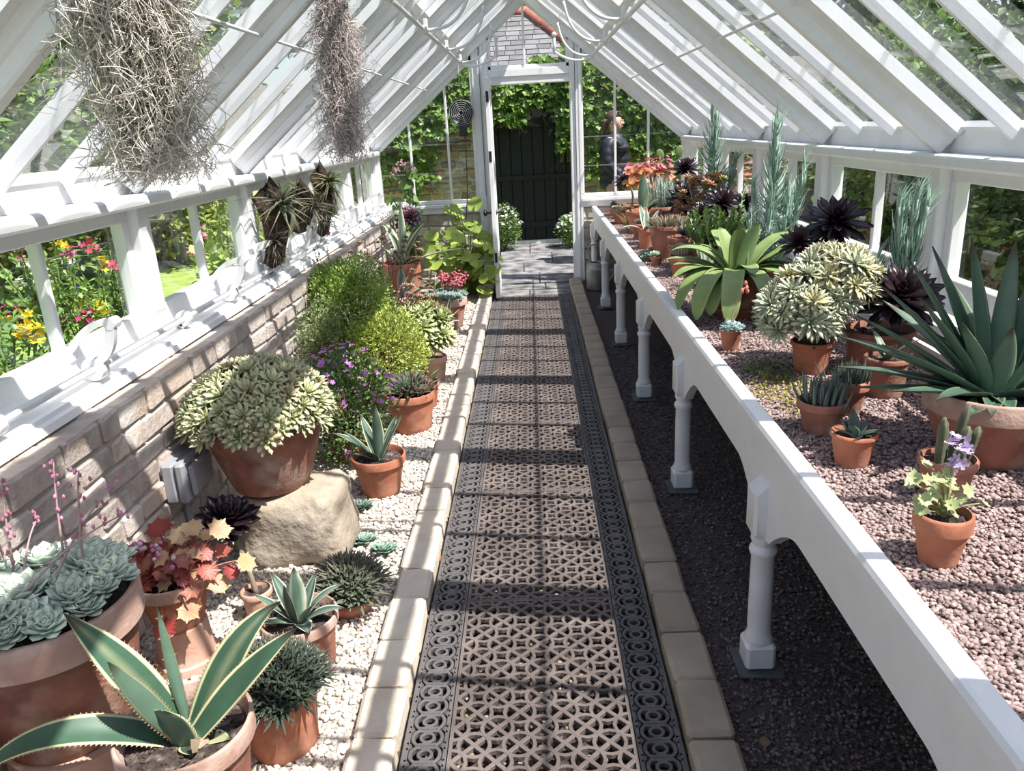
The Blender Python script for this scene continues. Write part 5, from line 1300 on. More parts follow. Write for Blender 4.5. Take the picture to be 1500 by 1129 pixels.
for i in range(46):
    an = i * 2.4; q = .19 * sqrt((i + .5) / 46); x, y = q * cos(an), q * sin(an) * .9; h = U(.13, .24) * (1.15 - q * 1.5)
    if i == 45: x, y, h = .12, .0, .36
    spire(a, s, [(x * .2, y * .2, z - .01), (x * .9, y * .9, z + h * .45), (x * 1.08, y * 1.08, z + h)], .005, 78, .036, (.22, .37, .09), (.33, .48, .12), .3, tm_leaf(.22, .05, .05), 10, 80)
bush(a, (0, -.03, z + .02), (.20, .17, .10), 500, .034, [(.18, .30, .07), (.23, .37, .09)], tm_leaf(.22, .05, .05), .3)
s.build('stems', STEM, t); a.build('foliage', GLOSSY, t)
b = MB(); 
# tall spurges
t = thing('potted_spurge', 'tallest blue-green spurge, a dense thicket of narrow-leaved stems at the window', 'potted plant', (1.18, 3.95, ZB)); z = pot(t, .11, .09, .14, T_DARK, .2, .02); a = MB(); s = MB()
for x, y, h, n, L in ((0, 0, .66, 430, .135), (.14, .0, .46, 240, .115), (-.09, .02, .40, 210, .10), (.06, -.06, .36, 200, .11), (-.04, -.08, .30, 180, .10), (.12, .08, .3, 170, .11), (-.12, -.04, .25, 150, .09), (.02, .1, .4, 190, .11)):
    spire(a, s, bez((x * .3, y * .3, z), (x * .9, y, z + h * .5), (x, y, z + h)), .009, int(n * .45), L, GE, GT, .35, T_SLIM, 12, 76, w=1.75)
s.build('stems', STEM, t); a.build('foliage', SUCC, t)
t = thing('potted_spurge', 'blue-green spurge with flared lower leaves, far end of the row by the windows', 'potted plant', (1.30, 5.75, ZB)); z = pot(t, .09, .07, .14, T_DARK, .2, .02); a = MB(); s = MB()
spire(a, s, bez((0, 0, z), (.0, 0, z + .4), (-.02, 0, z + .74)), .011, 210, .17, (.27, .40, .35), (.34, .50, .37), .32, T_SLIM, 8, 78, w=1.6)
spire(a, s, bez((0, 0, z), (.1, 0, z + .2), (.14, -.03, z + .42)), .008, 160, .12, (.27, .40, .35), (.34, .50, .37), .32, T_SLIM, 10, 84, w=1.0); spire(a, s, bez((0, 0, z), (.0, -.1, z + .2), (.06, -.14, z + .32)), .008, 160, .10, GE, GT, .32, T_SLIM, 10, 84, w=1.1)
s.build('stems', STEM, t); a.build('foliage', SUCC, t)
t = thing('potted_cactus', 'green prickly pear pads at the far corner by the gable window', 'potted plant', (1.27, 7.35, ZB)); z = pot(t, .08, .06, .14, T_DARK, .2, .02)
for x, dz, r, ti in ((0, .0, .07, .1), (.02, .13, .075, .2), (-.04, .26, .065, -.3), (.05, .28, .055, .5), (-.08, .38, .05, -.4), (.06, .40, .05, .2), (-.03, .14, .06, -.8)):
    b = MB(); k = 20; V = []
    for i in range(9):
        ph = -pi / 2 + pi * i / 8
        for j in range(k): V.append((r * .72 * cos(ph) * cos(2 * pi * j / k), r * .16 * cos(ph) * sin(2 * pi * j / k), r * (sin(ph) + 1)))
    V = np.array(V); c, q = cos(ti), sin(ti); V = np.stack([V[:, 0] * c + V[:, 2] * q + x, V[:, 1], V[:, 2] * c - V[:, 0] * q + z + dz], 1); b.add(V, grid_faces(9, k), (.16, .25, .08)); b.build('pad', SUCC, t)
small_agave('potted_agave', 'small cream-striped agave in a clay pot between the cactus and the strap leaves', (.90, 4.12, ZB), .062, .045, .12, [(150, 70, .17, .03, 5), (120, 78, .15, .03, 0), (60, 70, .15, .03, 5), (20, 50, .12, .03, 10), (200, 45, .12, .03, 10)], T_NEW, g=(.16, .24, .14), margin=(.66, .66, .5), mw=.6, fold=.35)

# watering can below the bench, far end
t = thing('watering_can', 'old grey metal watering can on the ground under the far end of the bench', 'watering can', (.60, 7.52, 0))
b = MB(); b.lathe([(.0, .002), (.098, .002), (.10, .006), (.10, .20), (.104, .204), (.10, .21), (.09, .245), (.06, .262), (.056, .262), (.052, .25)], 28, cap=False); b.build('body', GALV, t, True, auto=40)
b = MB(); b.tube(bez((-.05, 0, .26), (-.17, 0, .50), (.13, 0, .50), (.09, 0, .19), n=22), .007, 8); b.build('handle', GALV, t)
b = MB(); b.tube(bez((.09, .0, .06), (.17, -.02, .1), (.22, -.04, .3)), np.linspace(.02, .011, 12), 10); b.build('spout', GALV, t)
b = MB(); b.lathe([(.012, 0), (.03, .03), (.032, .034), (0, .037)], 16, (.22, -.04, .295), cap=False); b.build('rose', GALV, t)
# ------------------------------------------------------------------ things hanging and fixed in the house
def moss(label, loc, H, R, n, cols, top=.5):
    t = thing('spanish_moss', label, 'hanging moss', loc); m = MB(); m2 = MB()
    for i in range(n):
        an, q = U(0, 2 * pi), R * sqrt(U(0, 1)); f = U(0, 1) ** 1.5
        z0 = -H * max(0, f - .12); ln = U(.10, .30) if U(0, 1) > .2 else U(.25, .45); ln = min(ln, H + .07 + z0)
        if ln < .05: continue
        w = .55 + .45 * sin(pi * min(1, f * 1.1)); k = 20; tt = np.linspace(0, 1, k)
        ph, fr, am = U(0, 6), U(3.5, 8), U(.008, .022)
        drift = np.array([U(-.06, .06), U(-.06, .06)]) * (1.6 if U(0, 1) < .3 else 1)
        P = np.stack([q * w * cos(an) + drift[0] * tt + am * np.sin(fr * 2 * tt * 2 + ph) * tt ** .3, q * w * sin(an) + drift[1] * tt + am * np.cos(fr * 2.3 * tt * 2 + ph), z0 - ln * tt + .012 * np.sin(fr * 3 * tt + ph)], 1)
        c = np.array(cols[rng.integers(len(cols))]) * U(.75, 1.2)
        m.tube(P, np.linspace(.0012, .0007, k), 3, c, cap=False)
        for b in range(6):
            j = rng.integers(1, k - 3); d = rng.normal(0, 1, 3); d /= np.linalg.norm(d); s0 = P[j]
            m2.tube(bez(s0, s0 + d * .02, s0 + d * .035 + rng.normal(0, .014, 3) - (0, 0, .008), n=5), np.linspace(.0013, .0006, 5), 3, c * U(.9, 1.25), cap=False)
    m.build('strands', MOSSM, t); m2.build('curls', MOSSM, t)
    c = MB(); c.tube([(0, 0, -.02), (0, 0, .05)], .0025, 5, (.3, .25, .2)); c.tube(bez((-R * .5, 0, -.05), (0, 0, .06), (R * .5, 0, -.05)), .004, 5, (.2, .15, .12)); c.build('hanging_wire', STEM, t)
moss('wide tuft of grey hanging air-plant moss over the near left roof panes', (-.735, 1.58, 1.985), .43, .105, 760, [(.74, .68, .63), (.66, .60, .56), (.58, .52, .47), (.80, .74, .66), (.60, .57, .48)])
moss('long narrow column of brownish hanging moss, further along the left roof', (-.672, 3.02, 2.03), .50, .062, 640, [(.56, .48, .46), (.64, .57, .55), (.50, .42, .40), (.72, .66, .64)])

def bark(label, loc, H, Wd, plants, rz=-68):
    t = thing('bark_mount', label, 'mounted air plants', loc, None, rad(rz)); b = MB(); nu, nv = 18, 16; V = []
    for i in range(nv):
        f = i / (nv - 1)
        for j in range(nu):
            an = 2 * pi * j / nu; w = Wd * (.75 + .3 * sin(f * 5 + 1) * .5 + .2 * (1 - f)) * (.3 if i in (0, nv - 1) else 1); d = .022 * (1 + .4 * sin(9 * f + 2 * an))
            y = w * cos(an) * (1 + .12 * sin(an * 5 + f * 9)) + .03 * sin(f * 4); zz = -H * f + (.06 * (cos(an) > .2) + .03 * sin(an * 3) if i == 0 else 0)
            V.append((d * sin(an) * (1 + .3 * sin(an * 7 + f * 13)) + U(-.003, .003), y, zz))
    b.add(V, grid_faces(nv, nu)); b.f.append(np.array([list(range(nu))])); b.f.append(np.array([list(range((nv - 1) * nu, nv * nu))[::-1]]))
    b.build('bark_slab', BARK, t)
    for y, zz, R, n, c, tp in plants:
        a = MB(); D = rng.normal(0, .62, (n, 3)) + np.array([1.0, 0, .45]); inst(a, T_AIR, dirframe(D, rng.normal(0, .5, n)), np.stack([R * rng.uniform(.9, 1.6, n)] + [R * rng.uniform(.6, 1.2, n)] * 2, 1), np.array((.022, y, zz)) + rng.normal(0, .008, (n, 3)), np.array(c) * rng.uniform(.75, 1.2, (n, 1)), np.array(tp)); a.build('air_plant', LEAF, t)
    w = MB(); w.tube([(0, 0, -.02), (.0, 0, .06)], .002, 5, (.2, .15, .1)); w.build('wire', BLACK, t)
bark('tall forked bark slab with a large spiky air plant, nearest of the bark mounts', (-1.425, 4.30, 1.27), .40, .082, [(.07, -.06, .22, 46, (.34, .38, .26), (.40, .34, .24)), (-.03, -.13, .08, 26, (.52, .44, .22), (.5, .36, .14)), (.0, -.26, .17, 36, (.24, .20, .15), (.3, .26, .2)), (.03, -.37, .07, 20, (.3, .28, .16), (.3, .2, .12))])
bark('middle bark slab with wispy grey air plants over its lower half', (-1.425, 4.88, 1.23), .25, .07, [(.08, -.10, .18, 40, (.28, .26, .20), (.30, .26, .2)), (.12, -.2, .15, 34, (.36, .34, .28), (.36, .32, .26)), (.0, .02, .12, 22, (.34, .36, .2), (.3, .25, .15))])
bark('farthest bark slab with drooping air plants and a rusty base', (-1.425, 5.40, 1.31), .42, .06, [(.06, -.06, .20, 40, (.34, .34, .18), (.26, .22, .15)), (.0, -.14, .10, 20, (.50, .44, .22), (.42, .3, .14)), (.02, -.26, .17, 34, (.34, .32, .26), (.36, .33, .28)), (.02, -.4, .06, 26, (.34, .13, .07), (.28, .1, .06))])

# casement opening gear along the left sill
t = thing('opener_rod', 'long white rod running along the left window sill', 'window gear', (-1.462, 3.0, .858))
b = MB(); b.tube([(0, y, 0) for y in np.linspace(-2.9, 4.85, 30)], .0135, 10); b.build('rod', WHITE2, t)
for y in np.arange(-2.3, 4.9, 1.22):
    b = MB(); b.lathe([(.016, -.02), (.030, -.02), (.032, -.014), (.032, .014), (.030, .02), (.016, .02)], 16); v = b.v[0]; b.v[0] = np.stack([v[:, 0], v[:, 2] + y, v[:, 1]], 1); b.bbox(-.03, y - .02, -.042, .0, y + .02, -.01, .004); b.build('bearing', WHITE2, t)
def flat(mb, P, w, th, ax=(0, 1, 0)):
    P = np.asarray(P, float); T = np.gradient(P, axis=0); T /= np.linalg.norm(T, axis=1)[:, None]; ax = np.array(ax, float); Nn = np.cross(T, ax)
    V = [];
    for p, n_ in zip(P, Nn):
        V += [p + n_ * w / 2 + ax * th / 2, p - n_ * w / 2 + ax * th / 2, p - n_ * w / 2 - ax * th / 2, p + n_ * w / 2 - ax * th / 2]
    mb.add(V, grid_faces(len(P), 4)); o = mb.n - len(V); mb.f.append(np.array([[o, o + 1, o + 2, o + 3], [mb.n - 1, mb.n - 2, mb.n - 3, mb.n - 4]]))
names = ['nearest white casement lever, beside the first left window', 'second white casement lever along the left sill', 'white casement lever behind the bark mounts', 'fourth white casement lever, below the far bark mount', 'farthest white casement lever by the far gable']
for i, y in enumerate((2.44, 3.66, 4.88, 6.10, 7.30)):
    t = thing('casement_lever', names[i], 'window gear', (-1.462, y, .858), 'casement levers on the left sill')
    b = MB(); b.lathe([(.0, -.022), (.036, -.022), (.040, -.015), (.040, .015), (.036, .022), (.0, .022)], 20, cap=False); v = b.v[0]; b.v[0] = np.stack([v[:, 0], v[:, 2], v[:, 1]], 1); b.build('collar', WHITE2, t, True, auto=40)
    b = MB(); flat(b, bez((.015, 0, .025), (.075, 0, .05), (.082, 0, .145), n=12), .030, .022); b.build('lever', WHITE2, t, False)
    b = MB(); flat(b, bez((.085, .022, .148), (.0, .022, .165), (-.085, .022, .055), n=12), .022, .016); b.lathe([(0, -.012), (.020, -.012), (.022, 0), (.020, .036), (0, .036)], 14, cap=False); v = b.v[-1]; b.v[-1] = np.stack([v[:, 0] + .082, v[:, 2], v[:, 1] + .148], 1); b.build('link_arm', WHITE2, t, False)
    b = MB(); b.bbox(-.105, .0, .02, -.075, .045, .075, .004); b.build('bracket', WHITE2, t, False)
t = thing('arched_lever', 'arched white operating handle on the sill before the nearest bark mount', 'window gear', (-1.462, 4.30, .858))
b = MB(); flat(b, bez((-.02, -.22, .13), (.06, -.05, .20), (.085, .16, .10), (.0, .24, 0), n=18), .036, .018, (1, 0, 0)); b.build('handle', WHITE2, t, False)
b = MB(); b.lathe([(0, -.02), (.03, -.02), (.033, 0), (.03, .02), (0, .02)], 16, cap=False); v = b.v[0]; b.v[0] = np.stack([v[:, 0], v[:, 2] + .24, v[:, 1]], 1); b.build('collar', WHITE2, t)

for s, side in ((-1, 'left'), (1, 'right')):
    t = thing('tie_rod', 'thin white rod crossing the glazing bars of the %s roof slope' % side, 'roof gear', RP(s, .757, .034, 3.0)); b = MB(); b.tube([(0, y, 0) for y in np.linspace(-4.5, 4.9, 20)], .007, 8); b.build('rod', WHITE2, t)
    t = thing('vent_winding_rod', 'white winding rod with curved vent arms high under the %s roof slope' % side, 'roof gear', (s * .57, 6.0, 2.085)); b = MB(); b.tube([(0, y, 0) for y in np.linspace(-7.5, 1.62, 24)], .014, 10); b.build('rod', WHITE2, t)
    for y in (-6.05, -4.83, -3.61, -2.39, -1.17, .05, 1.27):
        b = MB(); b.tube(bez((0, y, 0), (-s * .10, y, -.01), (-s * .25, y, .01), (-s * .29, y, .27), n=16), .010, 8); b.lathe([(.015, -.03), (.024, -.03), (.024, .03), (.015, .03)], 12); v = b.v[-1]; b.v[-1] = np.stack([v[:, 0], v[:, 2] + y, v[:, 1]], 1); b.build('vent_arm', WHITE2, t)
        b = MB(); b.bbox(-.012, y + .08, -.012, .012, y + .12, .07, .003); b.build('hanger', WHITE2, t, False)
    b = MB(); b.tube(bez((0, 1.6, 0), (-s * .10, 1.62, -.03), (-s * .2, 1.62, -.01), (-s * .31, 1.62, .07), n=14), .012, 8); b.build('crank', WHITE2, t)
    b = MB(); b.tube([(-s * .31, 1.62, .05), (-s * .31, 1.62, .20)], .013, 8); b.lathe([(.0, .19), (.022, .20), (.024, .22), (.0, .235)], 12, (-s * .31, 1.62, 0)); b.build('crank_grip', WHITE2, t)
    b = MB(); P = [(-s * .31, 1.62, .2), (-s * .16, 1.7, .66)]; P = np.linspace(P[0], P[1], 60); b.tube(P, np.where(np.arange(60) % 2, .004, .0018), 5, cap=False); b.build('chain', GALV, t)
    t = thing('hanging_chain', 'thin dark chain hanging on the %s door post' % side, 'chain', (-.445 if s < 0 else .452, 7.905, 2.25)); b = MB(); P = np.linspace((0, 0, 0), (.0, 0, -1.35), 150); b.tube(P, np.where(np.arange(150) % 2, .0042, .0016), 5, cap=False); b.build('links', BLACK, t)

# fan on the far pane
t = thing('wall_fan', 'round black and silver cage fan hanging in the far left gable window', 'fan', (-.632, 7.84, 1.685))
c = MB()
for r in np.linspace(.022, .112, 6): c.tube([(r * cos(a), -.035 + .02 * (r / .112) ** 2, r * sin(a)) for a in np.linspace(0, 2 * pi, 40)], .0016, 5, cap=False)
for k in range(4): a = k * pi / 2 + .4; c.tube([(.015 * cos(a), -.035, .015 * sin(a)), (.112 * cos(a), -.012, .112 * sin(a))], .0016, 5)
c.build('cage', WHITE2, t)
b = MB(); b.lathe([(.0, -.035), (.045, -.035), (.112, -.022), (.118, .0), (.112, .012)], 36, cap=False); v = b.v[0]; b.v[0] = np.stack([v[:, 0], v[:, 2] * -1 + .0, v[:, 1]], 1); b.build('housing', BLACK, t)
b = MB()
for k in range(4):
    P, sd, tt_ = arc_line((0, -.008, 0), 0, 0, .095, 0, 6); ca, sa = cos(k * pi / 2 + .3), sin(k * pi / 2 + .3)
    V = [(x * ca - w * sa, -.01 + w * .25, x * sa + w * ca) for x in np.linspace(.015, .095, 6) for w in (-.022, .022)]; b.add(V, [(2 * i, 2 * i + 1, 2 * i + 3, 2 * i + 2) for i in range(5)])
b.build('blades', BLACK, t)
b = MB(); b.bbox(-.03, -.02, -.215, .045, .03, -.115, .006); b.build('switch_box', BLACK, t, False)
b = MB(); b.tube(bez((.02, 0, -.21), (.02, -.01, -.6), (.02, -.04, -.75), (-.03, -.06, -1.05), n=20), .005, 6); b.build('cord', BLACK, t)
b = MB(); b.tube([(0, 0, .11), (0, .0, .42)], .002, 5); b.tube([(.09, 0, .07), (.12, .02, .2)], .002, 5); b.build('hanging_wire', GALV, t)

t = thing('heating_pipe', 'pale heating pipe running low along the left brick wall', 'pipe', (-1.305, 3.5, .30)); b = MB(); b.tube([(0, y, 0) for y in np.linspace(-.3, 4.35, 20)], .026, 12); b.build('pipe', WHITE2, t)
for y in (.3, 1.8, 3.3):
    b = MB(); b.bbox(-.045, y, -.03, .0, y + .03, -.015, .002); b.build('bracket', WHITE2, t, False)

# ------------------------------------------------------------------ outside
b = MB(); Rr = 40
for x0, x1, y0, y1 in ((-Rr, -1.62, -Rr, 60), (1.62, Rr, -Rr, 60), (-1.62, 1.62, -Rr, -2.1), (-1.62, 1.62, 8.1, 60)): b.add([(x0, y0, -.04), (x1, y0, -.04), (x1, y1, -.04), (x0, y1, -.04)], [(0, 1, 2, 3)])
struct(b, 'ground', LAWN, 'lawn around the glasshouse', smooth=False)
b = MB()
for y0, y1, xs in ((8.0, 8.62, (-.62, .05, .72)), (8.635, 9.2, (-.6, -.12, .74)), (9.215, 9.95, (-.58, .22, .72)), (9.965, 10.75, (-.55, -.05, .66))):
    for a, c in zip(xs[:-1], xs[1:]): b.bbox(a + .006, y0, -.08, c - .006, y1, U(-.003, .003), .006, np.array((1, 1, 1.02)) * U(.9, 1.1), .004)
struct(b, 'path', FLAG, 'grey flagstone path beyond the doorway', smooth=False)
b = MB(); b.box(-9, 10.86, -.1, -.56, 11.2, 2.2); b.box(.63, 10.86, -.1, 9, 11.2, 2.2); b.box(-.6, 10.9, 1.86, .7, 11.2, 2.2)
gw = struct(b, 'garden_wall', MORTAR, 'old stone garden wall beyond the far gable', smooth=False)
q = MB(); GC = [(.36, .24, .17), (.44, .34, .27), (.28, .20, .15), (.50, .42, .35), (.42, .25, .17), (.30, .26, .23)]
zs = [0]
while zs[-1] < 2.15: zs.append(zs[-1] + U(.05, .13))
bricks(q, (-3.2, 10.84, 0), (1, 0, 0), (0, -1, 0), 2.64, list(zip(zs[:-1], zs[1:])), .24, cols=GC, jit=.014, ch=.016, gap=.018)
bricks(q, (.63, 10.84, 0), (1, 0, 0), (0, -1, 0), 2.8, list(zip(zs[:-1], zs[1:])), .24, cols=GC, jit=.014, ch=.016, gap=.018)
q.build('stonework', STONE, gw, False)
b = MB()
for i in range(8): x = -.55 + i * .148; b.bbox(x, 10.93, .03, x + .142, 10.965, 1.86, .005)
dd = struct(b, 'door_2', DOORD, 'dark green plank door in the garden wall', smooth=False)
b = MB(); b.bbox(-.54, 10.91, .83, .62, 10.935, .90, .004); b.bbox(-.54, 10.91, .2, .62, 10.935, .28, .004); b.bbox(-.54, 10.91, 1.55, .62, 10.935, 1.63, .004); b.box(-.56, 10.966, .0, .64, 10.985, 1.9); b.build('ledge', DOORD, dd, False)
b = MB(); b.box(-.56, 10.80, -.02, .63, 10.97, .028); struct(b, 'door_step', STONE, 'stone step under the dark door', smooth=False)

# hipped slate roof behind the wall
ro = thing('outbuilding', 'small outbuilding with a hipped pale slate roof behind the garden wall', 'building', (0, 12.9, 0))
TL, TR, BL, BR = np.array((-.25, 13., 3.16)), np.array((.02, 13., 3.16)), np.array((-2.3, 11.25, 1.56)), np.array((1.85, 11.25, 1.6))
m = MB(); off = np.array((0, 12.9, 0)); nrm = np.cross(BR - BL, TL - BL); nrm /= np.linalg.norm(nrm); up = (TL - BL) * (0, 1, 1); up /= np.linalg.norm(up)
NR = 22
for r in range(NR):
    v0, v1 = r / NR, (r + 1.25) / NR; a0 = BL + (TL - BL) * v0; c0 = BR + (TR - BR) * v0; a1 = BL + (TL - BL) * min(v1, 1); c1 = BR + (TR - BR) * min(v1, 1)
    x = a0[0] - U(0, .2)
    while x < c0[0]:
        w = U(.15, .27); xa, xb = max(x + .004, a0[0]), min(x + w - .004, c0[0]); ya, yb_ = np.clip((xa, xb), a1[0], c1[0])
        if xb - xa > .02:
            p = [np.array((xa, *a0[1:])), np.array((xb, *a0[1:])), np.array((yb_, *a1[1:])), np.array((ya, *a1[1:]))]
            lift = nrm * .014; V = [q_ - off for q_ in p] + [p[0] + lift - off, p[1] + lift - off, p[2] + nrm * .002 - off, p[3] + nrm * .002 - off]
            m.add(V, [(4, 5, 6, 7), (0, 1, 5, 4), (0, 4, 7, 3), (1, 2, 6, 5)], np.array((.20, .195, .20)) * U(.75, 1.3))
        x += w
m.build('slate_slope', SHING, ro, False)
m = MB(); BK = [(-2.3, 14.8, 1.56), (1.85, 14.8, 1.56)]
m.add([TL - off, BL - off, np.array(BK[0]) - off], [(0, 1, 2)], (.38, .38, .4)); m.add([TR - off, np.array(BK[1]) - off, BR - off], [(0, 1, 2)], (.38, .38, .4)); m.add([TL - off, np.array(BK[0]) - off, np.array(BK[1]) - off, TR - off], [(0, 1, 2, 3)], (.38, .38, .4)); m.build('rear_slopes', SHING, ro, False)
m = MB(); m.box(-2.1, -1.5, 0, 1.65, 1.7, 1.6); m.build('walls', MORTAR, ro, False)
for A, B in ((TL, BL), (TR, BR)):
    for k in range(7):
        p, q_ = A + (B - A) * (k / 7 - .012), A + (B - A) * ((k + 1) / 7); b = MB(); b.tube([p - off, p + (q_ - p) * .9 - off, q_ + nrm * .0 - off], [.075, .085, .085], 12); b.build('ridge_tile', REDTILE, ro)
b = MB(); b.tube([TL - off - (.05, 0, 0), TR - off + (.05, 0, 0)], .08, 12); b.build('ridge_tile', REDTILE, ro)

def climber(label, regs):
    t = thing('climbing_vine', label, 'climbing plant', (0, 10.8, 0)); a = MB(); s = MB()
    for x0, x1, z0, z1, n, dp in regs:
        P = np.stack([rng.uniform(x0, x1, n), -dp * rng.random(n) ** .6 - .02, rng.uniform(z0, z1, n)], 1); P[:, 2] += .10 * np.sin(P[:, 0] * 5) + .06 * np.sin(P[:, 0] * 13)
        n_ = np.stack([rng.normal(.1, .45, n), rng.normal(-.8, .3, n), rng.normal(.5, .4, n)], 1); n_ /= np.linalg.norm(n_, axis=1)[:, None]
        d = rng.normal(0, .5, (n, 3)) + (0, 0, -1); d -= n_ * (d * n_).sum(1)[:, None]; d /= np.linalg.norm(d, axis=1)[:, None]
        inst(a, T_IVY, np.stack([np.cross(d, n_), d, n_], -1), rng.uniform(.035, .062, n), P, np.array((.20, .33, .06)) * rng.uniform(.45, 1.35, (n, 1)))
        for k in range(14): s.tube(bez((U(x0, x1), -.02, z0 - .1), (U(x0, x1), -.05, (z0 + z1) / 2), (U(x0, x1), -.04, z1)), .007, 5, (.14, .1, .07))
    a.build('leaves', LEAF, t); s.build('stems', STEM, t)
climber('leafy creeper over the garden wall left of the dark door', [(-2.9, -.5, 1.40, 2.28, 2600, .28), (-2.9, -1.2, .85, 1.5, 700, .2)])
climber('leafy creeper hanging over the dark door and the wall to its right', [(-.62, .75, 1.80, 2.25, 900, .32), (.42, 2.9, 1.55, 2.4, 2600, .38), (.75, 2.9, .95, 1.7, 1500, .3), (.36, .66, 1.15, 1.9, 520, .30), (-.6, .4, 1.62, 1.95, 420, .30)])

def daisy(label, loc, r, n, nf):
    t = thing('flowering_shrub', label, 'shrub', loc); a = MB(); f = MB(); s = MB(); P = bush(a, (0, 0, r[2] * .95), r, n, .032, [(.10, .19, .05), (.15, .26, .07), (.20, .30, .09)], T_LEAF, .3); a.build('foliage', LEAF, t)
    d = rand_dirs(nf, .1); each(t, 'flower', PETAL, T_FLOWER, dirframe(np.cross(d, rng.normal(size=d.shape))), rng.uniform(.014, .024, nf), np.array((0, 0, r[2] * .95)) + d * np.array(r) * rng.uniform(.85, 1.12, (nf, 1)), (.80, .80, .74), None, 100, 'white flower'); stems(s, (0, 0, 0), P[::120], .005); s.build('stems', STEM, t)
daisy('white-flowered shrub left of the flagstone path at the dark door', (-.40, 10.35, 0), (.25, .25, .29), 2600, 120)
daisy('white-flowered shrub right of the flagstone path at the dark door', (.52, 10.30, 0), (.20, .25, .22), 1900, 100)

# trees, hedges and borders
def shrub_proto(cols, size=.11, n=3200, r=(.9, .9, 1.2), T=T_LEAF, core=.3, trunk=True):
    a = MB(); P = bush(a, (0, 0, r[2] * 1.02), r, n, size, cols, T, core, .2, jit=.7); fo = a.build('foliage', LEAF)
    s = MB(); stems(s, (0, 0, 0), P[::max(1, n // 26)], .03, (.12, .09, .06), 5); so = s.build('stems', STEM)
    return fo, so
def place(proto, name, label, cat, loc, sc, rz, group):
    t = thing(name, label, cat, loc, group, rz); t.scale = (sc[0], sc[1], sc[2])
    for o in proto:
        if o.parent is None: o.parent = t
        else:
            c = o.copy(); COL.objects.link(c); c.parent = t
PA = shrub_proto([(.09, .14, .05), (.13, .20, .06), (.07, .11, .04)], .07, 7000)
PB = shrub_proto([(.34, .40, .08), (.42, .46, .11), (.24, .33, .07)], .075, 7000)
PC = shrub_proto([(.18, .29, .08), (.24, .36, .10), (.14, .23, .06)], .08, 7000)
PD = shrub_proto([(.36, .11, .08), (.42, .16, .11), (.28, .10, .08)], .06, 5000)
def tree_proto(cols, n=13000, size=.12):
    a = MB(); k = 12
    for i in range(k):
        an = i * 2.4; q = 1.1 * sqrt((i + .5) / k); bush(a, (q * cos(an), q * sin(an), 3.3 + 1.6 * sin(i * 1.9) * .6 + (1.2 - q)), (.95, .95, .85), n // k, size, cols, T_LEAFW, .3, .1, jit=.7)
    fo = a.build('crown', LEAF); s = MB(); s.tube(bez((0, 0, -.1), (.1, 0, 1.5), (0, .05, 3.2)), np.linspace(.17, .08, 12), 10, (.12, .09, .07)); stems(s, (0, .02, 2.2), [np.array((1.1 * cos(q), 1.1 * sin(q), 3.6)) for q in np.linspace(0, 5.6, 8)], .06, (.12, .09, .07)); so = s.build('trunk', WOODG)
    return fo, so
TA, TB = tree_proto([(.11, .17, .05), (.15, .22, .07)]), tree_proto([(.24, .33, .08), (.32, .40, .10), (.18, .27, .07)])
hx = [(-5.6, -1.5, PA, 1.15), (-5.7, .4, PB, 1.2), (-5.2, 2.3, PC, 1.25), (-5.6, 3.6, PA, 1.25), (-4.6, 4.6, PD, .72), (-5.5, 5.3, PB, 1.2), (-5.2, 7.0, PC, 1.25), (-5.6, 8.8, PA, 1.3), (-5.2, 10.6, PB, 1.3)]
for i, (x, y, p, s_) in enumerate(hx):
    lab = {id(PA): 'dark green rounded garden shrub beyond the left windows', id(PB): 'yellow-green garden shrub beyond the left windows', id(PC): 'mid green garden shrub beyond the left windows', id(PD): 'small red-leaved shrub beyond the left windows'}[id(p)]
    place(p, 'garden_shrub', lab, 'shrub', (x, y, -.04), (s_ * 1.15, s_ * 1.15, s_), i * 1.3, 'shrubs of the left garden: ' + lab.split(' garden')[0])
hx = [(3.9, -.8, PC, 1.0), (4.4, 1.0, PA, 1.15), (3.6, 2.7, PA, .92), (4.5, 3.7, PC, 1.15), (3.6, 5.0, PA, .95), (4.3, 6.2, PA, 1.15), (3.7, 7.7, PC, 1.0), (4.3, 9.3, PA, 1.1), (6.4, 2.2, PC, 1.5), (6.4, 4.8, PA, 1.6), (6.4, 7.4, PB, 1.4), (6.2, 10, PA, 1.6), (6.3, -.5, PB, 1.4)]
for i, (x, y, p, s_) in enumerate(hx):
    lab = {id(PA): 'dark evergreen shrub beyond the right windows', id(PB): 'yellowish shrub further beyond the right windows', id(PC): 'green bushy shrub beyond the right windows'}[id(p)]
    place(p, 'garden_shrub', lab, 'shrub', (x, y, -.04), (s_ * 1.15, s_ * 1.15, s_), i * 1.7, 'shrubs of the right garden: ' + lab.split(' shrub')[0])
tx = [(-8.5, 0, TB, 1.25), (-8, 3.2, TA, 1.2), (-8.6, 6, TB, 1.3), (-8, 9.3, TA, 1.3), (-6.5, 13, TB, 1.2), (9, 1, TA, 1.25), (8.6, 4.2, TB, 1.2), (9, 7.5, TA, 1.3), (8, 11, TB, 1.2), (-3.4, 15.5, TA, 1.1), (0.6, 17.5, TA, 1.2), (3.6, 15.2, TB, 1.15), (5.6, 13.2, TA, 1.1)]
for i, (x, y, p, s_) in enumerate(tx):
    wh = 'left of the glasshouse' if x < -6 else ('right of the glasshouse' if x > 7 else 'behind the garden wall')
    lab = ('dark leafy tree ' if p is TA else 'fresh green leafy tree ') + wh
    place(p, 'tree', lab, 'tree', (x, y, -.04), (s_ * 1.1, s_ * 1.1, s_), i * 1.1, 'trees: ' + lab)

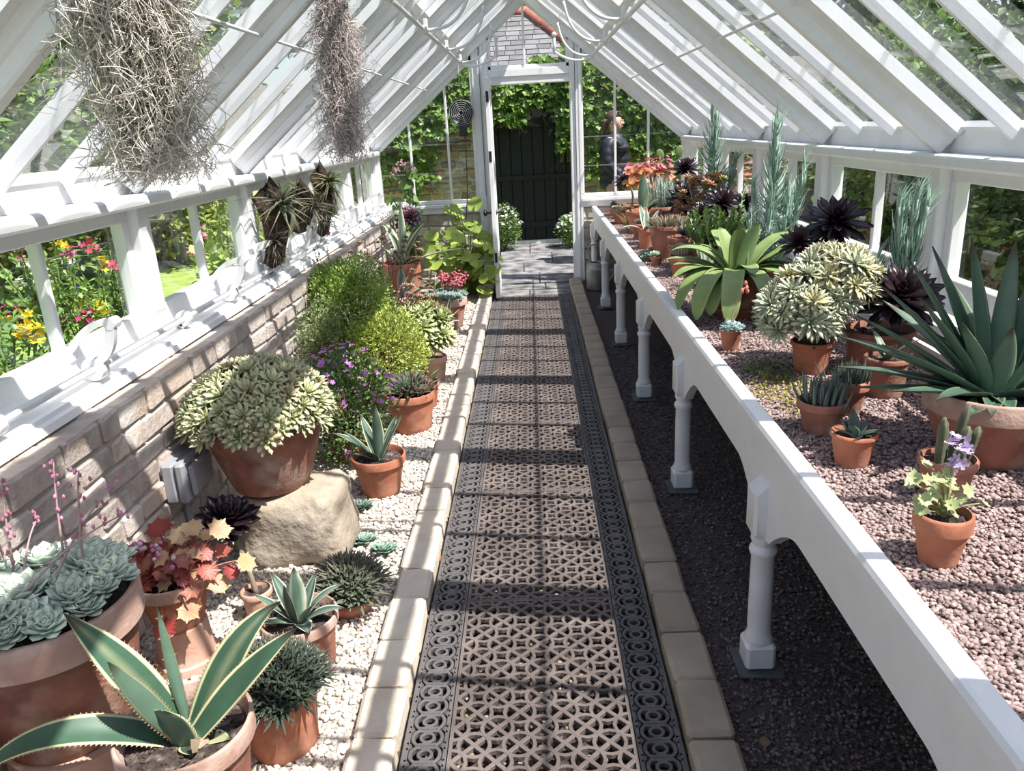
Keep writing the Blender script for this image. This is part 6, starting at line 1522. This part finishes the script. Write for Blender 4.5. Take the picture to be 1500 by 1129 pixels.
def border(label, loc, h, nl, lc, fc, nf, fr, sp=.3, hosta=False):
    t = thing('border_plant', label, 'garden plant', loc); a = MB(); s = MB(); f = MB()
    for i in range(nl):
        e = np.array((U(-sp, sp), U(-sp, sp), h * U(.45, 1.0))); P = bez((e[0] * .3, e[1] * .3, 0), (e[0] * .5, e[1] * .5, e[2] * .6), e); s.tube(P, .006, 4, np.array(lc) * .7)
        n = 26 if hosta else 48; q = P[rng.integers(2, 12, n)] + rng.normal(0, .02, (n, 3)); D = rng.normal(0, .8, (n, 3)) + (0, 0, .4); inst(a, T_LEAFW if hosta else T_LEAF, dirframe(D), rng.uniform(.03, .075, n) * (1.9 if hosta else 1), q, np.array(lc) * rng.uniform(.6, 1.3, (n, 1)))
        if i < nf:
            for k in range(9): d = rng.normal(0, 1, 3); inst(f, T_FLOWER, dirframe(d[None]), [fr * .75], (e + rng.normal(0, fr * .6, 3) + (0, 0, .03))[None], np.array([fc]) * U(.85, 1.15))
    a.build('leaves', LEAF, t); s.build('stems', STEM, t)
    if f.n: f.build('flowers', PETAL, t)
G1, G2, G3 = (.20, .33, .09), (.30, .44, .12), (.42, .54, .18)
YEL, PNK, MAG, WHT, VIO = (.80, .58, .04), (.75, .30, .42), (.60, .06, .25), (.8, .8, .76), (.25, .22, .65)
for d in (('tall yellow-flowered border plant close outside the nearest left window', (-2.3, 3.25, 0), .92, 10, G1, YEL, 5, .05, .16), ('leafy green border plant below the first left window', (-2.2, 2.95, 0), .66, 16, G2, YEL, 0, .03, .3, True), ('magenta-flowered border plant beyond the first left mullion', (-3.0, 4.83, 0), .98, 10, G1, MAG, 5, .035, .28), ('yellow-flowered border plant beside the magenta one', (-3.0, 5.08, 0), .98, 10, G2, YEL, 4, .04, .22), ('pink-flowered stalks behind the yellow border flowers', (-3.15, 4.95, 0), 1.18, 8, G1, PNK, 6, .03, .15),
          ('broad pale hosta clump on the lawn edge outside the left windows', (-2.75, 4.3, 0), .42, 14, G3, WHT, 0, .03, .35, True), ('blue-flowered border plant near the second left window', (-3.25, 5.85, 0), .98, 10, G1, VIO, 4, .03, .25), ('crimson-flowered border plant by the second left window', (-3.0, 5.52, 0), .85, 10, G1, (.62, .06, .14), 5, .04, .2), ('white-flowered border plant by the second left window', (-3.4, 5.4, 0), .85, 10, G2, WHT, 5, .04, .3), ('pink-flowered border plant beyond the third left window', (-3.2, 8.0, 0), 1.0, 10, G2, PNK, 6, .04, .3), ('leafy bright border plant beyond the third left window', (-2.8, 6.9, 0), .7, 16, G3, WHT, 0, .04, .35, True), ('yellowish leafy border plant near the far left windows', (-3.4, 9.4, 0), 1.0, 16, G3, YEL, 3, .03, .35, True), ('green leafy border plant left of the nearest window', (-2.5, 2.3, 0), .8, 14, G1, YEL, 2, .05, .35, True), ('green ferny border plant behind the first yellow flowers', (-2.75, 3.7, 0), .82, 18, G1, YEL, 3, .04, .4)):
    border(*d)
# tree fern beyond the right roof
t = thing('tree_fern', 'tree fern with arching olive fronds beyond the right roof panes', 'tree', (3.05, 3.4, -.04)); s = MB(); s.tube([(0, 0, 0), (.03, 0, .8), (0, 0, 1.5)], [.12, .1, .1], 10, (.1, .07, .05)); s.build('trunk', WOODG, t); a = MB()
for i in range(18):
    P, sd, tt_ = arc_line((0, 0, 1.5), i * 20 + U(-5, 5), U(25, 65), U(.85, 1.15), 75, 26)
    for j in range(2, 26):
        L = .24 * sin(pi * j / 27) ** .7
        for sg in (-1, 1):
            D = sd[j] * sg + (P[min(j + 1, 25)] - P[j]) * 12; inst(a, T_NARROW, dirframe(D[None]), [L], P[j][None], np.array([(.20, .21, .06)]) * U(.7, 1.2))
    s2 = None
a.build('fronds', LEAF, t)

# ------------------------------------------------------------------ the visitor outside
import bmesh
def skinned(name, pts, edges, m_, parent, sub=2, root=0):
    bm = bmesh.new(); ly = bm.verts.layers.skin.verify(); vs_ = []
    for i, p in enumerate(pts):
        v = bm.verts.new(p[:3]); r = p[3]; v[ly].radius = (r, p[4] if len(p) > 4 else r); v[ly].use_root = (i == root); vs_.append(v)
    for a_, b_ in edges: bm.edges.new((vs_[a_], vs_[b_]))
    me = bpy.data.meshes.new(name); bm.to_mesh(me); bm.free(); o = bpy.data.objects.new(name, me); COL.objects.link(o); o.parent = parent; me.materials.append(m_)
    k = o.modifiers.new('skin', 'SKIN'); k.use_smooth_shade = True; q = o.modifiers.new('subdivision', 'SUBSURF'); q.levels = sub; q.render_levels = sub
    return o
per = thing('person', 'woman in a dark quilted jacket with long brown hair standing outside the right gable window', 'person', (.935, 9.05, 0), None, rad(-22))
pts = [(0, 0, .90, .135, .11), (0, 0, 1.02, .125, .10), (.0, 0, 1.16, .14, .11), (-.005, 0, 1.30, .14, .10), (.0, 0, 1.375, .06, .06), (.012, 0, 1.43, .052, .05), (.022, 0, 1.485, .068, .062), (.012, 0, 1.545, .092, .078), (.0, 0, 1.60, .060, .052)]
eg = [(i, i + 1) for i in range(8)]
def add(p, pr): pts.append(p); eg.append((pr, len(pts) - 1)); return len(pts) - 1
for sg in (-1, 1):
    a0 = add((0, sg * .15, 1.325, .058), 3); a1 = add((-.03, sg * .205, 1.16, .045), a0); a2 = add((.0, sg * .21, 1.04, .038), a1); a3 = add((.14, sg * .15, .98, .028), a2); h = add((.19, sg * .11, .98, .024, .016), a3)
    for k, (dy, l) in enumerate(((.022, .055), (.008, .065), (-.006, .062), (-.019, .05))):
        q = add((.205, sg * (.11 + dy), .98, .009), h); q = add((.205 + l * .55, sg * (.11 + dy * 1.05), .975, .0085), q); add((.205 + l * .85, sg * (.11 + dy), .955, .0075), q)
    q = add((.185, sg * .105, 1.005, .010), h); add((.215, sg * .085, 1.012, .009), q)
    l0 = add((0, sg * .085, .84, .085), 0); l1 = add((.01, sg * .09, .50, .055), l0); l2 = add((-.01, sg * .09, .10, .038), l1); add((.09, sg * .10, .04, .032), l2)
n1 = add((.105, 0, 1.512, .016), 6); n2 = add((.118, 0, 1.502, .010), n1); c_ = add((.078, 0, 1.455, .026), 6)
skinned('body', pts, eg, SKIN, per)
f = MB()
for sg in (-1, 1): f.add(IV * .011 + np.array((.092, sg * .032, 1.538)), IF, (1, 1, 1)); f.add(IV * (.008, .012, .02) + np.array((-.0, sg * .082, 1.52)), IF, (1, 1, 1))
f.add(IV * (.008, .026, .007) + np.array((.095, 0, 1.475)), IF, (1, .6, .6)); f.build('face_features', SKIN, per)
jp = [(0, 0, .80, .155, .135)]; je = []
for i, z_ in enumerate(np.arange(.84, 1.34, .042)): jp.append((0, 0, z_, .192 if i % 2 else .170, .165 if i % 2 else .145)); je.append((len(jp) - 2, len(jp) - 1))
jp.append((.0, 0, 1.375, .105, .10)); je.append((len(jp) - 2, len(jp) - 1)); jp.append((.01, 0, 1.425, .092, .088)); je.append((len(jp) - 2, len(jp) - 1)); sh = len(jp) - 4
for sg in (-1, 1):
    pr = sh; P = bez((0, sg * .15, 1.325), (-.05, sg * .24, 1.18), (-.03, sg * .23, 1.03), (.13, sg * .15, .985), n=12)
    for i, p in enumerate(P): jp.append((*p, (.082 if i % 2 else .070) * (1 - i * .022))); je.append((pr, len(jp) - 1)); pr = len(jp) - 1
skinned('jacket', jp, je, JACKET, per, 2)
tp_ = [(0, 0, .90, .15, .12), (0, 0, .84, .145, .12)]; te = [(0, 1)]
for sg in (-1, 1):
    pr = 1
    for p in ((0, sg * .088, .80, .098), (.01, sg * .09, .50, .07), (-.01, sg * .09, .08, .052)): tp_.append(p); te.append((pr, len(tp_) - 1)); pr = len(tp_) - 1
skinned('trousers', tp_, te, TROUS, per, 2)
for sg in (-1, 1):
    b = MB(); V = []
    for i, (x, w, h0) in enumerate(((-.06, .03, .07), (-.04, .038, .10), (.02, .04, .09), (.09, .044, .06), (.15, .038, .045), (.175, .02, .03))):
        for j in range(10): an = 2 * pi * j / 10; V.append((x, sg * .095 + w * cos(an), max(0, h0 / 2 + h0 / 2 * sin(an))))
    b.add(V, grid_faces(6, 10)); b.f.append(np.array([list(range(10))])); b.f.append(np.array([list(range(50, 60))])); b.build('shoe', BLACK, per)
b = MB(); V = []; nu, nv = 26, 14
for i in range(nv):
    ph = pi / 2 - (pi * .62) * i / (nv - 1)
    for j in range(nu):
        th = 2 * pi * j / nu; c = np.array([cos(ph) * cos(th), cos(ph) * sin(th), sin(ph)]); p = c * (.102, .090, .098) + np.array((-.004, 0, 1.553))
        if c[0] > .35 and p[2] < 1.60: p = c * (.080, .075, .085) + np.array((-.004, 0, 1.56)); p[0] = min(p[0], .05)
        V.append(p)
b.add(V, grid_faces(nv, nu)); b.f.append(np.array([list(range(nu))]))
for k in range(46):
    y0 = U(-.075, .075); b.tube(bez((-.06 - U(0, .03), y0, 1.56), (-.13, y0 * .9, 1.42), (-.125 - U(0, .03), y0 * .7, 1.30), (-.14 + U(-.03, .02), y0 * .8, 1.13 + U(0, .1)), n=10), np.linspace(.016, .005, 10), 6)
b.build('hair', HAIR, per)
b = MB(); b.tube(bez((.045, -.085, 1.585), (.085, 0, 1.66), (.045, .085, 1.585)), .006, 6); b.add(IV * (.012, .03, .02) + np.array((.062, .035, 1.622)), IF); b.add(IV * (.012, .03, .02) + np.array((.062, -.035, 1.622)), IF); b.build('sunglasses', BLACK, per)
# ------------------------------------------------------------------ light and camera
W = bpy.data.worlds.new('sky'); SC.world = W; W.use_nodes = True
N = W.node_tree.nodes; L = W.node_tree.links
sk = N.new('ShaderNodeTexSky'); sk.sky_type = 'NISHITA'; sk.sun_disc = False
SD = np.array([.507, -.25, 1.0]); SD /= np.linalg.norm(SD)
sk.sun_elevation = math.asin(SD[2]); sk.sun_rotation = atan2(SD[0], SD[1])
sk.air_density = 1.0; sk.dust_density = 2.0
hs = N.new('ShaderNodeHueSaturation'); hs.inputs['Saturation'].default_value = 1.1; L.new(sk.outputs[0], hs.inputs['Color']); L.new(hs.outputs[0], N['Background'].inputs[0]); N['Background'].inputs[1].default_value = SKY_STR
sl = bpy.data.lights.new('sun', 'SUN'); sl.energy = SUN_STR; sl.angle = rad(.53); sl.color = (1, .955, .89)
so = bpy.data.objects.new('sun', sl); COL.objects.link(so)
from mathutils import Vector, Matrix
so.rotation_euler = Vector(SD).to_track_quat('Z', 'Y').to_euler(); so.location = Vector(SD) * 12
cam = bpy.data.cameras.new('camera'); co = bpy.data.objects.new('camera', cam); COL.objects.link(co)
cam.sensor_width = 36; cam.lens = 1145.28365 / 1500 * 36; cam.clip_start = .02; cam.clip_end = 300
pi_, ya_, ro_ = .321005506, -.0368065912, -.0530781611
F = np.array([sin(ya_) * cos(pi_), cos(ya_) * cos(pi_), -sin(pi_)])
r_ = np.array([cos(ya_), -sin(ya_), 0]); u_ = np.cross(r_, F)
r2 = cos(ro_) * r_ + sin(ro_) * u_; u2 = -sin(ro_) * r_ + cos(ro_) * u_
m = Matrix.Identity(4)
for i in range(3):
    m[i][0] = r2[i]; m[i][1] = u2[i]; m[i][2] = -F[i]
m[2][3] = 1.55
co.matrix_world = m
SC.camera = co
vs = SC.view_settings
vs.view_transform = 'Standard'; vs.look = 'None'; vs.gamma = 1; vs.use_curve_mapping = False; vs.exposure = EXPO
SC.display_settings.display_device = 'sRGB'
SC.cycles.transparent_max_bounces = 24
SC.cycles.max_bounces = 8; SC.cycles.diffuse_bounces = 4; SC.cycles.glossy_bounces = 3
SC.cycles.caustics_reflective = False; SC.cycles.caustics_refractive = False
